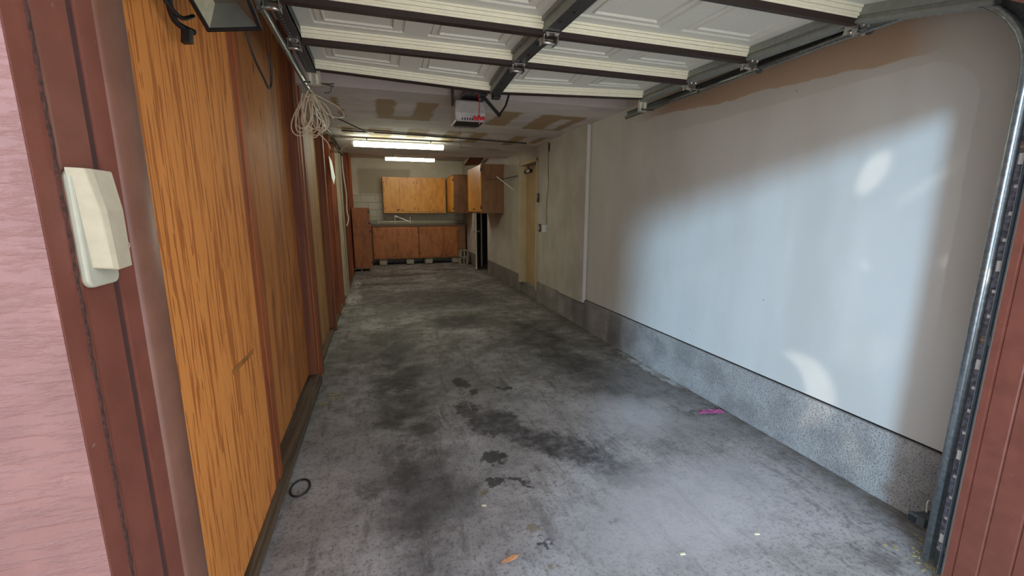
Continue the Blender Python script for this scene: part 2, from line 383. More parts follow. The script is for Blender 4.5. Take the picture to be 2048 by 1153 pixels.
M = {}
M['floor'] = floor_material(); M['ceiling'] = ceiling_material(); M['wall_r'] = right_wall_material(); M['curb'] = curb_material()
M['wall_cream'] = cream_wall('warm_grey_wall', srgb(176, 170, 158), srgb(192, 186, 174))
M['wall_pale'] = cream_wall('pale_corner_bead', srgb(206, 200, 192), srgb(214, 209, 202))
M['wall_back'] = back_wall_material()
M['soffit'] = cream_wall('soffit_paint', srgb(186, 174, 170), srgb(196, 184, 180))
M['block_paint'] = cream_wall('painted_block', srgb(184, 181, 160), srgb(200, 196, 178))
M['mortar'] = plain('painted_mortar', srgb(160, 156, 136), .9, bump=.2)
M['siding'] = siding_material()
M['jamb'] = jamb_material('brown_red_trim_paint', srgb(100, 52, 38), srgb(112, 60, 46))
M['jamb_dark'] = jamb_material('dusty_brown_trim', srgb(98, 62, 46), srgb(110, 72, 56))
M['caulk'] = plain('dark_caulk', srgb(62, 34, 26), .95, 0, .5, 160, .6)
M['ply_grain'] = wood('bold_grained_plywood', srgb(228, 146, 68), srgb(180, 102, 40), (19, 19, 1.05), (.53, .57), .55, .22, .75)
M['ply_b'] = wood('smooth_plywood', srgb(202, 128, 62), srgb(156, 88, 42), (3.4, 3.4, .35), (.42, .68), .35, .35, .68, knots=True, seed=3.1)
M['ply_c'] = wood('pale_plywood', srgb(186, 138, 80), srgb(140, 94, 50), (5, 5, .35), (.4, .7), .3, .5, .7, knots=True, seed=8.3)
M['stud'] = wood('red_brown_stud', srgb(168, 90, 42), srgb(126, 62, 28), (9, 9, .3), (.42, .66), .4, .35, .65, seed=5.7)
M['stud_dark'] = wood('dark_red_stud', srgb(140, 78, 42), srgb(104, 54, 30), (9, 9, .3), (.42, .66), .4, .3, .65, seed=1.7)
M['stud_pale'] = wood('weathered_grey_stud', srgb(176, 166, 142), srgb(138, 124, 98), (9, 9, .3), (.42, .66), .4, .3, .6, seed=2.7)
M['sill'] = wood('dirty_sill_wood', srgb(104, 84, 62), srgb(70, 56, 42), (9, .5, 9), (.42, .62), .4, .5, .7)
M['cab'] = wood('honey_birch_plywood', srgb(222, 158, 62), srgb(200, 132, 46), (3.5, 3.5, 1.2), (.4, .7), .12, .12, .38)
M['cab_dk'] = wood('red_brown_birch', srgb(180, 112, 52), srgb(152, 88, 38), (3, 3, 1), (.4, .7), .15, .25, .45)
M['cab_side'] = wood('brown_cabinet_side', srgb(140, 96, 62), srgb(118, 78, 48), (2, 2, .8), (.4, .7), .15, .1, .5)
M['counter'] = plain('grey_counter_edge', srgb(104, 94, 78), .6)
M['black'] = plain('black_plastic', srgb(24, 24, 26), .4)
M['rubber'] = plain('black_rubber', srgb(34, 30, 32), .6)
M['dark_lip'] = plain('dark_brown_lip', srgb(48, 36, 34), .5)
M['galv'] = plain('galvanised_steel', srgb(150, 156, 158), .34, .85, .2, 60, .1)
M['galv_dk'] = plain('dull_grey_steel', srgb(92, 96, 96), .5, .7, .15, 60)
M['stile'] = plain('grey_painted_stile', srgb(70, 72, 72), .45, .4, .1, 40)
M['stile_side'] = plain('grey_green_steel', srgb(140, 144, 138), .5, .3, .1, 40)
M['hinge'] = plain('bright_zinc', srgb(190, 188, 184), .28, .9, .15, 80)
M['door_skin'] = plain('matt_grey_primer', srgb(214, 213, 202), .8, 0, .05, 120, .05)
M['cream_rail'] = plain('cream_enamel', srgb(240, 236, 214), .5, 0, .03, 30)
M['white_pl'] = plain('white_plastic', srgb(222, 222, 216), .4, 0, .03)
M['opener_shell'] = plain('grey_white_shell', srgb(176, 168, 164), .45, 0, .08)
M['bracket_pale'] = plain('pale_zinc', srgb(176, 168, 150), .5, .2)
M['keypad'] = plain('ivory_plastic', srgb(164, 152, 128), .5, 0, .05, 60, .05)
M['keypad_l'] = plain('pale_ivory_plastic', srgb(164, 160, 142), .5, 0, .04, 60)
M['lens'] = plain('smoked_lens', srgb(18, 17, 18), .4)
M['red'] = plain('red_plastic', srgb(190, 24, 34), .4)
M['tube'] = emit('lit_tube', (.93, 1.0, .78, 1), 14)
M['tube2'] = emit('lit_tube_warm', (1.0, .97, .84, 1), 16)
M['fixture'] = plain('white_enamel', srgb(216, 214, 200), .5)
M['cable'] = plain('beige_cable', srgb(222, 202, 176), .5)
M['cable_dk'] = plain('dark_cable', srgb(54, 50, 46), .5)
M['cable_wh'] = plain('white_cable', srgb(214, 208, 194), .5)
M['cinder'] = plain('cinder_block', srgb(168, 160, 142), .95, 0, .2, 60, .4)
M['void'] = plain('closet_darkness', srgb(54, 54, 52), .9)  # near-black wall colour stands in for the closet's darkness
M['paper'] = plain('white_card', srgb(214, 222, 222), .7)
M['door_tan'] = cream_wall('tan_door_paint', srgb(176, 150, 110), srgb(186, 160, 120))
M['frame_cream'] = cream_wall('cream_frame_paint', srgb(196, 178, 140), srgb(206, 188, 150))
M['leaf_door'] = plain('cream_door_edge', srgb(214, 204, 176), .6)
M['leaf_shaded'] = plain('shaded_door_face', srgb(86, 84, 80), .7)  # dark colour paints the shade on the face of the cream leaf
M['pink'] = plain('pink_yarn', srgb(186, 84, 136), .8)
M['leaf'] = plain('dry_leaf', srgb(196, 136, 92), .7, 0, .25, 60)
M['straw'] = plain('dry_straw', srgb(176, 160, 104), .8)
M['chip'] = plain('pale_chip', srgb(216, 206, 176), .8)
M['cream_refl'] = plain('cream_reflector', srgb(232, 222, 190), .3, .2)
M['refl'] = plain('grey_reflector', srgb(150, 150, 144), .32, .75, .05)
t = NT('clear_glass'); t.base((.9, .95, .95, 1)); t.rough(.05); t.b.inputs['Transmission Weight'].default_value = 1; t.b.inputs['IOR'].default_value = 1.2; M['glass'] = t.m

# ------------------------------------------------------------------ the setting
XR, XL, YB, ZL, ZH = 2.46, -.655, 12.8, 2.51, 2.93
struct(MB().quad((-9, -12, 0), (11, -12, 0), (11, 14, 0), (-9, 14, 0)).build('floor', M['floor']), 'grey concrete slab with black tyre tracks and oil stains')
struct(MB().box(-9, 11, -12, .55, 0.0, .004).build('floor', plain('pale_bounce_drive', srgb(204, 200, 192), .9)), 'unseen driveway slab outside the opening, made pale to bounce light in')  # unseen slab added, pale so that it bounces daylight into the garage
struct(MB().box(XL-.2, XR+.4, 4.0, 8.3, ZL, ZH).build('ceiling', M['ceiling']), 'low drywall ceiling with tan unpainted rectangles between mud')
struct(MB().box(XL-.2, XR+.4, .6, 4.0, ZH, ZH+.1).build('ceiling', M['ceiling']), 'higher ceiling over the raised garage door')
struct(MB().box(XL-.2, XR+.4, 8.3, YB+.2, ZH, ZH+.1).build('ceiling', M['wall_cream']), 'higher ceiling at the far end')
struct(MB().box(XL-.2, XR+.4, 3.985, 4.0, ZL-.002, ZH).build('trim_1', M['soffit']), 'pinkish soffit face where the ceiling steps down')

# right wall
wr = MB(); wr.box(XR, XR+.2, .86, 4.74, .388, ZH)
struct(MB().box(XR+.004, XR+.1, .86, 4.74, .37, .389).build('shadow_line_strip', M['black']), 'black strip standing in for the shadow line between drywall and curb')  # black strip draws the shadow under the drywall edge
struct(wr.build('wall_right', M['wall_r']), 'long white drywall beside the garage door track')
w2 = MB(); w2.box(2.45, XR+.2, 5.5, 6.47, .345, ZH).box(2.45, XR+.2, 6.47, 7.36, 2.32, ZH).box(XR, XR+.2, 7.36, 9.8, .34, ZH).box(XR, XR+.2, 9.8, 11.25, 2.15, ZH).box(XR, XR+.2, 11.25, YB, .34, ZH)
struct(w2.build('wall_right', M['wall_cream']), 'warm grey wall around the inner doors')
struct(MB().box(2.42, XR+.2, 4.745, 5.5, .345, ZL).build('wall_right', M['wall_cream']), 'proud drywall section with pale corner edge')
struct(MB().box(2.418, XR, 4.735, 4.745, .35, ZL-.01).build('trim_2', M['wall_pale']), 'pale corner bead down the step in the wall')
cb = MB(); cb.box(2.44, XR+.2, .86, 4.74, 0, .378)
cb.box(2.455, XR+.2, 4.74, 6.47, 0, .345).box(XR-.005, XR+.2, 7.36, 9.8, 0, .34).box(XR-.005, XR+.2, 11.25, YB, 0, .34).box(2.5, XR+.2, 6.47, 7.36, 0, .2)
struct(cb.build('baseboard_right', M['curb'], bevel=.008), 'rough grey concrete stem wall along the floor')

# inner door
d1 = empty('door_1', (2.52, 6.47, .2), kind='structure'); d1['label'] = 'tan inner door with a closer, up one step'
fr = MB(); fr.box(2.43, 2.62, 7.30, 7.36, .2, 2.32).box(2.43, 2.62, 6.47, 6.50, .2, 2.32).box(2.43, 2.62, 6.47, 7.36, 2.27, 2.33)
fr.build('door_frame', M['frame_cream'], d1, bevel=.004)
MB().box(2.555, 2.60, 6.50, 7.30, .21, 2.27).build('door_panel', M['door_tan'], d1, bevel=.003)
MB().box(2.50, 2.555, 7.0, 7.28, 2.14, 2.20).build('door_closer', M['black'], d1, bevel=.01)
MB().tube([(2.53, 7.1, 2.2), (2.45, 6.95, 2.235), (2.47, 6.75, 2.24), (2.53, 6.6, 2.255)], .012).build('closer_arm', M['galv_dk'], d1)
MB().tube([(2.555, 6.57, 1.16), (2.52, 6.57, 1.16), (2.50, 6.57, 1.16), (2.49, 6.57, 1.16)], [.012, .012, .03, .022], 12).build('door_knob', M['galv_dk'], d1, smooth=True)

# closet and its open door
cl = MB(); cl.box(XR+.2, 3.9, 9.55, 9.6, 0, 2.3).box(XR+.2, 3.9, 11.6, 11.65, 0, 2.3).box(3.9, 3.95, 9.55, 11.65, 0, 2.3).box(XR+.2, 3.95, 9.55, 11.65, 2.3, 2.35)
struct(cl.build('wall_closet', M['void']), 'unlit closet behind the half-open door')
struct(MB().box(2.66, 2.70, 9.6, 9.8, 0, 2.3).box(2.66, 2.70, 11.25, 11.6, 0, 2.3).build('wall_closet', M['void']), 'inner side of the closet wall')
d2 = empty('door_2', (2.6, 11.2, .02), kind='structure'); d2['label'] = 'cream closet door standing open, seen edge-on'
a = Vector((2.345, 10.55, 0)); b = Vector((2.60, 11.2, 0)); u = (b-a); L = u.length; u.normalize(); nrm = Vector((-u.y, u.x, 0)); mid = (a+b)/2
MB().obox((mid.x, mid.y, 1.06), u*(L/2), nrm*.018, (0, 0, 1.04)).build('door_panel', M['leaf_shaded'], d2, bevel=.002)
e = a-u*.002; MB().obox((e.x, e.y, 1.06), u*.002, nrm*.019, (0, 0, 1.04)).build('door_edge', M['leaf_door'], d2)
k = a+u*.06
kn = MB()
for sgn in (-1, 1):
    kn.tube([(k+nrm*sgn*.018+Vector((0, 0, .98))), (k+nrm*sgn*.04+Vector((0, 0, .98))), (k+nrm*sgn*.055+Vector((0, 0, .98))), (k+nrm*sgn*.075+Vector((0, 0, .98))), (k+nrm*sgn*.085+Vector((0, 0, .98)))], [.012, .012, .028, .03, .015], 12)
kn.build('door_knob', M['hinge'], d2, smooth=True)
MB().box(2.62, 2.66, 11.2, 11.25, 0, 2.1).box(2.46, 2.66, 9.8, 9.82, 0, 2.12).build('door_frame', M['leaf_door'], d2)

# back wall with painted block courses
wb = struct(MB().box(XL-.2, XR+.4, YB, YB+.2, 0, ZH).build('wall_back', M['wall_back']), 'far wall, blotchy mud above painted concrete block')
ORIG[wb.name] = Vector((0, 0, 0))
mo = MB().box(XL, XR, YB-.006, YB, 0, 1.93).build('mortar', M['mortar'], wb)
bw = .4; course = 0; bme = None
for zc in [1.13, 1.33, 1.53, 1.73]:
    x = -.64 - (.2 if course % 2 else 0)
    while x < 2.4:
        x0, x1 = max(x, XL+.003), min(x+bw, XR)
        if x1-x0 > .05:
            h = .10 if zc == 1.13 else .192
            MB().box(x0+.004, x1-.004, YB-.012, YB-.004, zc+(.1 if zc == 1.13 else 0)+.004, zc+(.1 if zc == 1.13 else 0)+h-.004).build('concrete_block', M['block_paint'], wb, bevel=.003, seg=1)
        x += bw
    course += 1

# left wall: plywood sheets over posts and studs
wl = struct(MB().box(XL-.05, XL-.02, .86, YB, 0, ZH).build('wall_left', M['ply_b']), 'plywood lined stud wall on the left')
ORIG[wl.name] = Vector((0, 0, 0))
o = MB().box(-.598, -.585, .86, 2.262, .072, ZH).build('plywood_panel', M['ply_grain'], wl); o['label'] = 'orange plywood sheet with bold streaky grain'
MB().box(-.63, -.5852, 2.272, 2.335, .07, ZH).build('stud', M['stud'], wl, bevel=.002)
MB().box(-.63, -.579, 2.337, 2.40, .07, ZH).build('stud', M['stud'], wl, bevel=.002)
MB().box(XL-.02, XL, 2.3, 3.25, .07, ZH).build('plywood_panel', M['ply_b'], wl)
MB().box(XL-.02, XL-.006, 3.25, 4.0, .07, ZH).build('plywood_panel', M['ply_b'], wl)
MB().box(XL-.02, -.585, 3.90, 3.96, .0, ZH).build('stud', M['stud_dark'], wl, bevel=.003)
MB().box(XL-.02, -.575, 3.963, 4.06, .0, ZH).build('stud', M['stud'], wl, bevel=.003)
MB().box(XL-.02, -.565, 4.063, 4.17, .0, ZH).build('stud', M['stud_dark'], wl, bevel=.003)
MB().box(XL-.02, XL, 4.17, 5.6, 0, ZH).build('plywood_panel', M['ply_c'], wl)
MB().box(XL-.02, XL, 5.64, 7.3, 0, ZH).build('plywood_panel', M['ply_c'], wl)
MB().box(XL-.02, XL, 7.34, YB, 0, ZH).build('plywood_panel', M['ply_b'], wl)
for i, (y, xx, m) in enumerate([(5.6, -.575, 'stud_dark'), (6.42, -.585, 'stud'), (7.1, -.58, 'stud_dark'), (7.75, -.575, 'stud_pale'), (8.5, -.59, 'stud'), (9.4, -.59, 'stud_dark'), (10.3, -.60, 'stud'), (11.2, -.605, 'stud_dark'), (12.1, -.605, 'stud')]):
    o = MB().box(XL-.02, xx, y, y+(.09 if i in (0, 3) else .04), .0, ZH).build('stud', M[m], wl, bevel=.002)
    if m == 'stud_pale': o['label'] = 'weathered grey stud'
MB().box(-.68, -.553, .86, 3.9, 0, .05).box(-.68, -.566, .86, 3.9, .05, .07).build('sill_plate', M['sill'], wl, bevel=.003)
MB().box(-.68, -.60, 4.17, YB, 0, .04).build('sill_plate', M['sill'], wl, bevel=.003)
# diagonal repair strip let into the first sheet
MB().obox((-.5845, 1.992, .863), (0, .146, -.003), (0, -.002, .011), (.0012, 0, 0)).build('repair_strip', wood('inlaid_strip', srgb(176, 116, 58), srgb(150, 92, 44), (6, 6, 6)), wl)

# front wall with pink siding, brown trim in the opening
JL, JR = -.35, 2.08
struct(MB().box(-7, JL-.10, .60, .86, 0, 3.3).box(JL-.2, JL-.001, .597, .612, 0, 3.3).build('wall_front', M['siding']), 'pink textured siding left of the opening')
struct(MB().box(JR+.06, 9, .60, .86, 0, 3.3).build('wall_front', M['siding']), 'pink siding right of the opening')
struct(MB().box(JL-.2, JR+.2, .60, .86, 2.13, 3.3).build('wall_front', M['siding']), 'wall above the garage opening')
struct(MB().box(JL, JR, .60, .86, 2.10, 2.13).build('trim_3', M['jamb']), 'brown trim across the head of the opening')
profL = [(-.06, .600), (.000, .5985), (.001, .622), (.001, .640), (.000, .646), (.000, .7055), (-.035, .7075), (-.035, .7225), (.0, .725), (.0, .762)]
jl = MB().prism(profL+[(-.06, .762)], lambda p, t: (JL+p[0], p[1], t), 0, 2.1).build('trim_4', M['jamb'], bevel=0)
struct(jl, 'brown red painted jamb boards with a dark groove, left side')
cz_ = [(.0, .0) ]
cp_ = MB(); cp_.tube([(JL-.0012, .6335+.0004*math.sin(z_*61)+.0003*math.sin(z_*173), z_) for z_ in [i*.008 for i in range(262)]], [.0042+.0007*math.sin(i*1.7)*math.sin(i*.43) for i in range(262)], 6)
struct(cp_.build('trim_8', M['caulk'], smooth=True), 'rough dark caulk bead between the jamb boards')
struct(MB().box(JL-.03, JL-.003, .7078, .7222, 0, 2.1).build('groove_shade_strip', plain('groove_shade_brown', srgb(58, 32, 28), .8)), 'dark brown strip standing in for shade in the left jamb groove')  # strip added to paint the groove's shade
def halfround(sign, x0, y0, y1, bulge):
    pts = []
    for i in range(13):
        a = i/12; pts.append((x0+sign*(bulge*math.sin(math.pi*min(1, a*1.0))**.8-.013*a*a), y0+(y1-y0)*a))
    return pts+[(x0-sign*.07, y1), (x0-sign*.07, y0)]
pr = halfround(1, JL, .763, .868, .012)
ws = struct(MB().prism(pr, lambda p, t: (p[0], p[1], t), 0, 2.1).build('trim_5', M['jamb_dark'], smooth=False), 'rounded dusty brown weather seal, left side')
for p in ws.data.polygons: p.use_smooth = len(p.vertices) == 4
profR = [(.06, .600), (0, .60), (0, .70), (.004, .703), (.004, .706), (0, .709), (0, .778), (.003, .781), (.003, .784), (0, .787), (0, .845), (.004, .848), (.004, .851), (-.004, .853), (-.004, .872), (.06, .872)]
struct(MB().prism(profR, lambda p, t: (JR+p[0], p[1], t), 0, 2.1).build('trim_6', M['jamb']), 'brown red painted jamb boards, right side')
struct(MB().box(JR+.02, XR, .872, .885, 0, 2.1).build('trim_7', M['wall_cream']), 'pale wall strip behind the track')

# ------------------------------------------------------------------ garage door (four hinged steel sections, rolled overhead)
gd = empty('garage_door', (.9, 2.2, 2.4), 'raised sectional steel garage door seen from below, cream ribs across grey panels', 'garage door')
SEAM = [(3.27, 2.402), (2.735, 2.400), (2.215, 2.385), (1.60, 2.362), (1.08, 2.235)]   # rail bottoms, far to near
X0, X1, XC = -.336, 2.135, .885
def sec_fn(k):
    (yf, zf), (yn, zn) = SEAM[k], SEAM[k+1]
    d = Vector((0, yf-yn, zf-zn)); L = d.length; d.normalize(); up = Vector((0, -d.z, d.y))
    def fn(x, s, h):
        sag = 0.0
        if k == 0: sag = -.052*max(0, 1-abs(x-XC)/1.25)*(s/L)
        return Vector((x, yn, zn))+d*s+up*h+Vector((0, 0, sag))
    return fn, L
def gbox(mb, fn, x0, x1, s0, s1, h0, h1, div=1):
    for i in range(div):
        a, b = x0+(x1-x0)*i/div, x0+(x1-x0)*(i+1)/div; j = len(mb.v)
        mb.v += [tuple(fn(x, s, h)) for h in (h0, h1) for s in (s0, s1) for x in (a, b)]
        q = [(0, 2, 3, 1), (4, 5, 7, 6), (0, 1, 5, 4), (2, 6, 7, 3)]
        if i == 0: q.append((0, 4, 6, 2))
        if i == div-1: q.append((1, 3, 7, 5))
        mb.f += [tuple(j+t for t in c) for c in q]
for k in range(4):
    fn, L = sec_fn(k); H = .066
    pan = [(X0+.07, .52), (.645, XC-.105-.0), ]
    W = (XC-.04)-X0
    pans = []
    for side in (0, 1):
        xa, xb = (X0, XC-.04) if side == 0 else (XC+.04, X1)
        w = xb-xa; pw = (w-.07*2-.13)/2
        pans += [(xa+.07, xa+.07+pw), (xb-.07-pw, xb-.07)]
    s0, s1 = .085, L-.125
    sk = MB()
    def q4(xa, xb, sa, sb):
        n = max(1, int((xb-xa)/.2))
        for i in range(n):
            p, r = xa+(xb-xa)*i/n, xa+(xb-xa)*(i+1)/n
            sk.quad(fn(p, sa, H), fn(r, sa, H), fn(r, sb, H), fn(p, sb, H))
    q4(X0-.01, X1+.01, 0, s0); q4(X0-.01, X1+.01, s1, L)
    xs = [X0-.01]+[v for p in pans for v in p]+[X1+.01]
    for i in range(0, len(xs), 2): q4(xs[i], xs[i+1], s0, s1)
    sk.quad(*[fn(x, s, H+.03) for x, s in ((X0-.06, 0), (X1+.06, 0), (X1+.06, L), (X0-.06, L))])
    sk.build('door_skin', M['door_skin'], gd)
    for (xa, xb) in pans:
        pb = MB(); loops = [(0, 0), (.006, .010), (.014, .010), (.018, .003), (.050, .003), (.053, -.004), (.059, -.004), (.064, .006)]
        rings = [[fn(xa+i, s0+i, H+h), fn(xb-i, s0+i, H+h), fn(xb-i, s1-i, H+h), fn(xa+i, s1-i, H+h)] for i, h in loops]
        for r in rings: pb.v += [tuple(p) for p in r]
        for i in range(len(rings)-1):
            for j in range(4): pb.f.append((i*4+j, i*4+(j+1) % 4, (i+1)*4+(j+1) % 4, (i+1)*4+j))
        e = (len(rings)-1)*4; pb.f.append((e, e+1, e+2, e+3))
        pb.build('embossed_panel', M['door_skin'], gd)
    # far (top) rail: stepped cream channel and dark lip below it
    rl = MB()
    for (sa, sb, ha, hb) in ((L-.058, L-.006, .056, H+.002), (L-.050, L-.006, .053, .0565), (L-.055, L-.006, .038, .0535), (L-.046, L-.006, .035, .0385), (L-.051, L-.006, .024, .0355), (L-.044, L-.006, .016, .0245)):
        gbox(rl, fn, X0-.005, X1+.005, sa, sb, ha, hb, 14)
    o = rl.build('section_rail', M['cream_rail'], gd)
    lp = MB(); gbox(lp, fn, X0-.03, X1+.03, L-.040, L+.004, (.010 if k == 0 else -.010), .017, 14)
    o = lp.build('rail_lip', M['dark_lip'], gd)
    # centre stile
    st = MB(); gbox(st, fn, XC-.04, XC+.04, .0, L-.02, .0, .004); gbox(st, fn, XC+.037, XC+.04, 0, L-.02, .0, H)
    st.build('centre_stile', M['stile'], gd)
    st = MB(); gbox(st, fn, XC-.043, XC-.040, 0, L-.02, .0, H); gbox(st, fn, XC-.055, XC-.042, 0, L-.05, H-.02, H); st.build('stile_flange', M['stile_side'], gd)
    for s in (.12, .30, .42):
        bb = MB(); c = fn(XC+random.uniform(-.015, .015), s, -.001); bb.tube([c+Vector((0, 0, .004)), c-Vector((0, 0, .004))], .006, 6); bb.build('bolt', M['black'], gd)
    # end stiles
    st = MB(); gbox(st, fn, X0-.065, X0-.004, -.0, L-.01, -.004, .02); gbox(st, fn, X0-.012, X0-.004, 0, L, .0, H)
    st.build('end_stile', M['stile'], gd)
    st = MB(); gbox(st, fn, X1+.004, X1+.075, 0, L-.01, -.004, .01); gbox(st, fn, X1+.012, X1+.03, 0, L, .0, H+.004); gbox(st, fn, X1+.002, X1+.014, 0, L, .026, H+.004)
    o = st.build('end_stile', M['stile_side'], gd); o['label'] = 'grey green steel end stile'
    # holes punched along the end stiles
    hm = MB()
    for j in range(9):
        c = fn(X1+.055, .12+.035*j, -.0045); hm.tube([c+Vector((0, 0, .001)), c-Vector((0, 0, .001))], .005, 6)
        c = fn(X0-.045, .12+.035*j, -.0045); hm.tube([c+Vector((0, 0, .001)), c-Vector((0, 0, .001))], .004, 6)
    hm.build('rivet', M['hinge'], gd)

def hinge(xc, w, k, roller=0):
    rl_ = abs(roller); roller = (roller > 0)-(roller < 0)
    fn, L = sec_fn(k); s = L
    h = MB(); z0 = -.004
    gbox(h, fn, xc-w/2, xc+w/2, s-.075, s-.02, z0-.004, z0); gbox(h, fn, xc-w/2, xc+w/2, s+.01, s+.05, z0-.004, z0)
    for sx in (-1, 1): gbox(h, fn, xc+sx*w/2-.0015, xc+sx*w/2+.0015, s-.05, s+.012, z0-.042, z0)
    hg = h.build('hinge', M['hinge'], gd)
    t = MB(); t.tube([fn(xc-w/2-.004, s-.02, -.036), fn(xc+w/2+.004, s-.02, -.036)], .010, 10); t.build('hinge_pin', M['hinge'], hg, smooth=True)
    for sx in (-.3, .3):
        b = MB(); c = fn(xc+sx*w, s-.06, -.008); b.tube([c+Vector((0, 0, .002)), c-Vector((0, 0, .010))], [.008, .008], 6); b.build('bolt', M['hinge'], hg)
        b = MB(); c = fn(xc+sx*w, s+.035, -.008); b.tube([c+Vector((0, 0, .002)), c-Vector((0, 0, .010))], [.008, .008], 6); b.build('bolt', M['hinge'], hg)
    if roller:
        r = MB(); xe = xc+roller*rl_; hd_ = -.012 if k == 3 else -.036
        r.tube([fn(xc+roller*w/2, s-.02, -.036), fn(xe, s-.02, hd_)], .006, 8); r.build('roller_stem', M['hinge'], hg)
        r = MB(); r.tube([fn(xe+q_, s-.02, hd_) for q_ in (-.010, -.006, .006, .010)], [.012, .023, .023, .012], 14); r.build('roller', M['galv_dk'], hg)
for k in (1, 2, 3):
    hinge(XC, .075, k); hinge(X1+.05, .06, k, .085); hinge(X0-.045, .06, k, -.052)
# top fixtures with twin slots at the leading corners
for xx, sx in ((X0-.02, -.065), (X1+.035, .10)):
    fn, L = sec_fn(0)
    b = MB(); gbox(b, fn, xx-.045, xx+.04, L-.01, L-.006, -.085, .01); gbox(b, fn, xx-.045, xx+.04, L-.03, L-.006, -.089, -.085)
    br = b.build('top_bracket', M['bracket_pale'], gd)
    sl = MB()
    for q in (-.022, .018): gbox(sl, fn, xx+q-.007, xx+q+.007, L-.0145, L-.0100, -.074, -.010)
    sl.build('slot_rib', M['fixture'], br)
    r = MB(); r.tube([fn(xx-.02, L-.02, -.067), fn(xx+sx, L-.02, -.067)], .006, 8).build('roller_stem', M['galv_dk'], br)

# ------------------------------------------------------------------ tracks
def make_track(xv, xh, zh, side, label):
    pts = [(xv, .945, .035), (xv, .945, 1.2), (xv, .945, 1.93)]
    cy, cz, rad = 1.33, 1.95, .385
    for i in range(1, 11):
        a = math.pi-(math.pi/2)*i/10; pts.append((xv+(xh-xv)*.25*i/10, cy+rad*math.cos(a), cz+rad*math.sin(a)))
    pts += [(xh-(xh-xv)*.3, 1.7, zh-.012), (xh, 2.2, zh), (xh, 3.68, zh+.004)]
    fr = []
    for i, p in enumerate(pts):
        p0, p1 = pts[max(0, i-1)], pts[min(len(pts)-1, i+1)]
        d = Vector((0, p1[1]-p0[1], p1[2]-p0[2])).normalized(); fr.append((Vector(p), Vector((-side, 0, 0)), Vector((0, d.z, -d.y))))
    tr = empty('door_track', (xv, .945, .03), label, 'track', 'garage door tracks')
    web = [(0, -.027), (.002, -.027), (.002, .01), (0, .01)]
    MB().sweep(fr, web).build('track_web', M['galv_dk'], tr)
    arc = [(0, .006)]+[(.015-.015*math.cos(a), .018+.017*math.sin(a)) for a in [math.pi*i/8 for i in range(1, 8)]]+[(.030, .016), (.029, .006), (.027, .006), (.027, .016)]+[(.015-.0125*math.cos(a), .018+.0145*math.sin(a)) for a in [math.pi*i/8 for i in range(7, 0, -1)]]+[(.0025, .006)]
    o = MB().sweep(fr, arc).build('rolled_lip', M['galv'], tr, smooth=True); o['label'] = 'bright rolled steel lip'
    lip = [(0, -.029), (.016, -.029), (.016, -.027), (.002, -.027)]
    MB().sweep(fr, lip).build('track_flange', M['galv_dk'], tr)
    return tr
tR = make_track(2.172, 2.29, 2.375, 1, 'right-hand steel track curving from the floor up to horizontal along the white wall')
tL = make_track(-.478, -.445, 2.378, -1, 'left-hand steel track running back beneath the floodlight and the cable coil')
# perforated angle behind the right track
an = empty('wall_angle', (2.16, .92, .05), 'slotted grey steel angle fixing the right-hand track to the jamb', 'bracket')
MB().box(2.1645, 2.1665, .918, .945, .09, 2.02).build('slotted_plate', plain('spangled_steel', srgb(112, 114, 124), .5, .5, .55, 55, .3), an)
MB().box(2.140, 2.1665, .9165, .9185, .0, 2.05).box(2.150, 2.1665, .895, .897, 0, 2.05).box(2.1645, 2.1665, .896, .917, 0, 2.05).build('angle_flange', plain('blue_grey_zinc', srgb(132, 142, 150), .55, .15), an)
for n_, z in enumerate([.16+.095*i for i in range(20)]):
    hh = (.020, .006, .007, .006)[n_ % 4]; ww = (.0085, .006, .005, .006)[n_ % 4]
    MB().box(2.1615, 2.1642, .932-ww, .932+ww, z-hh, z+hh).build('slot', M['wall_pale'], an, bevel=.002)
for z in (.12, 1.02, 1.72):
    cp = MB().box(2.158, 2.1645, .899, .940, z-.018, z+.018).build('clip', M['galv'], an, bevel=.002)
    MB().tube([(2.158, .932, z), (2.150, .932, z)], .006, 8).build('bolt', M['hinge'], cp)
    MB().tube([(2.156, .900, z-.018), (2.156, .900, z+.018)], .005, 8).build('bolt', M['hinge'], cp)

# safety sensor beside the foot of the right track
se = empty('safety_sensor', (2.25, 1.04, .14), 'small grey door sensor bracket at the foot of the right-hand track', 'sensor')
MB().obox((2.265, 1.035, .145), (.05, -.012, .0), (.008, .030, -.004), (0, 0, .022)).build('bracket', M['galv_dk'], se, bevel=.003)
MB().obox((2.232, 1.060, .142), (.014, -.004, 0), (.006, .024, -.003), (0, 0, .020)).build('sensor_case', M['galv_dk'], se, bevel=.004)
MB().obox((2.217, 1.064, .138), (.003, -.001, 0), (.004, .015, -.002), (0, 0, .013)).build('sensor_eye', M['black'], se)
MB().tube(catmull([(2.28, 1.05, .165), (2.32, 1.07, .20), (2.37, 1.06, .19), (2.41, 1.0, .25)]), .003, 6).build('sensor_wire', M['cable_wh'], se)

# tangled hardware at the top of the right jamb
hd = empty('end_bracket', (2.10, .93, 2.2), 'grey steel end bearing bracket and cable drum above the right jamb', 'bracket')
MB().box(2.06, 2.30, .868, .872, 2.02, 2.5).build('plate', M['galv_dk'], hd)
MB().tube([(2.07, .93, 2.26), (2.10, .93, 2.26), (2.10, .93, 2.26), (2.14, .93, 2.26)], [.05, .05, .038, .038], 18).build('cable_drum', M['galv'], hd)

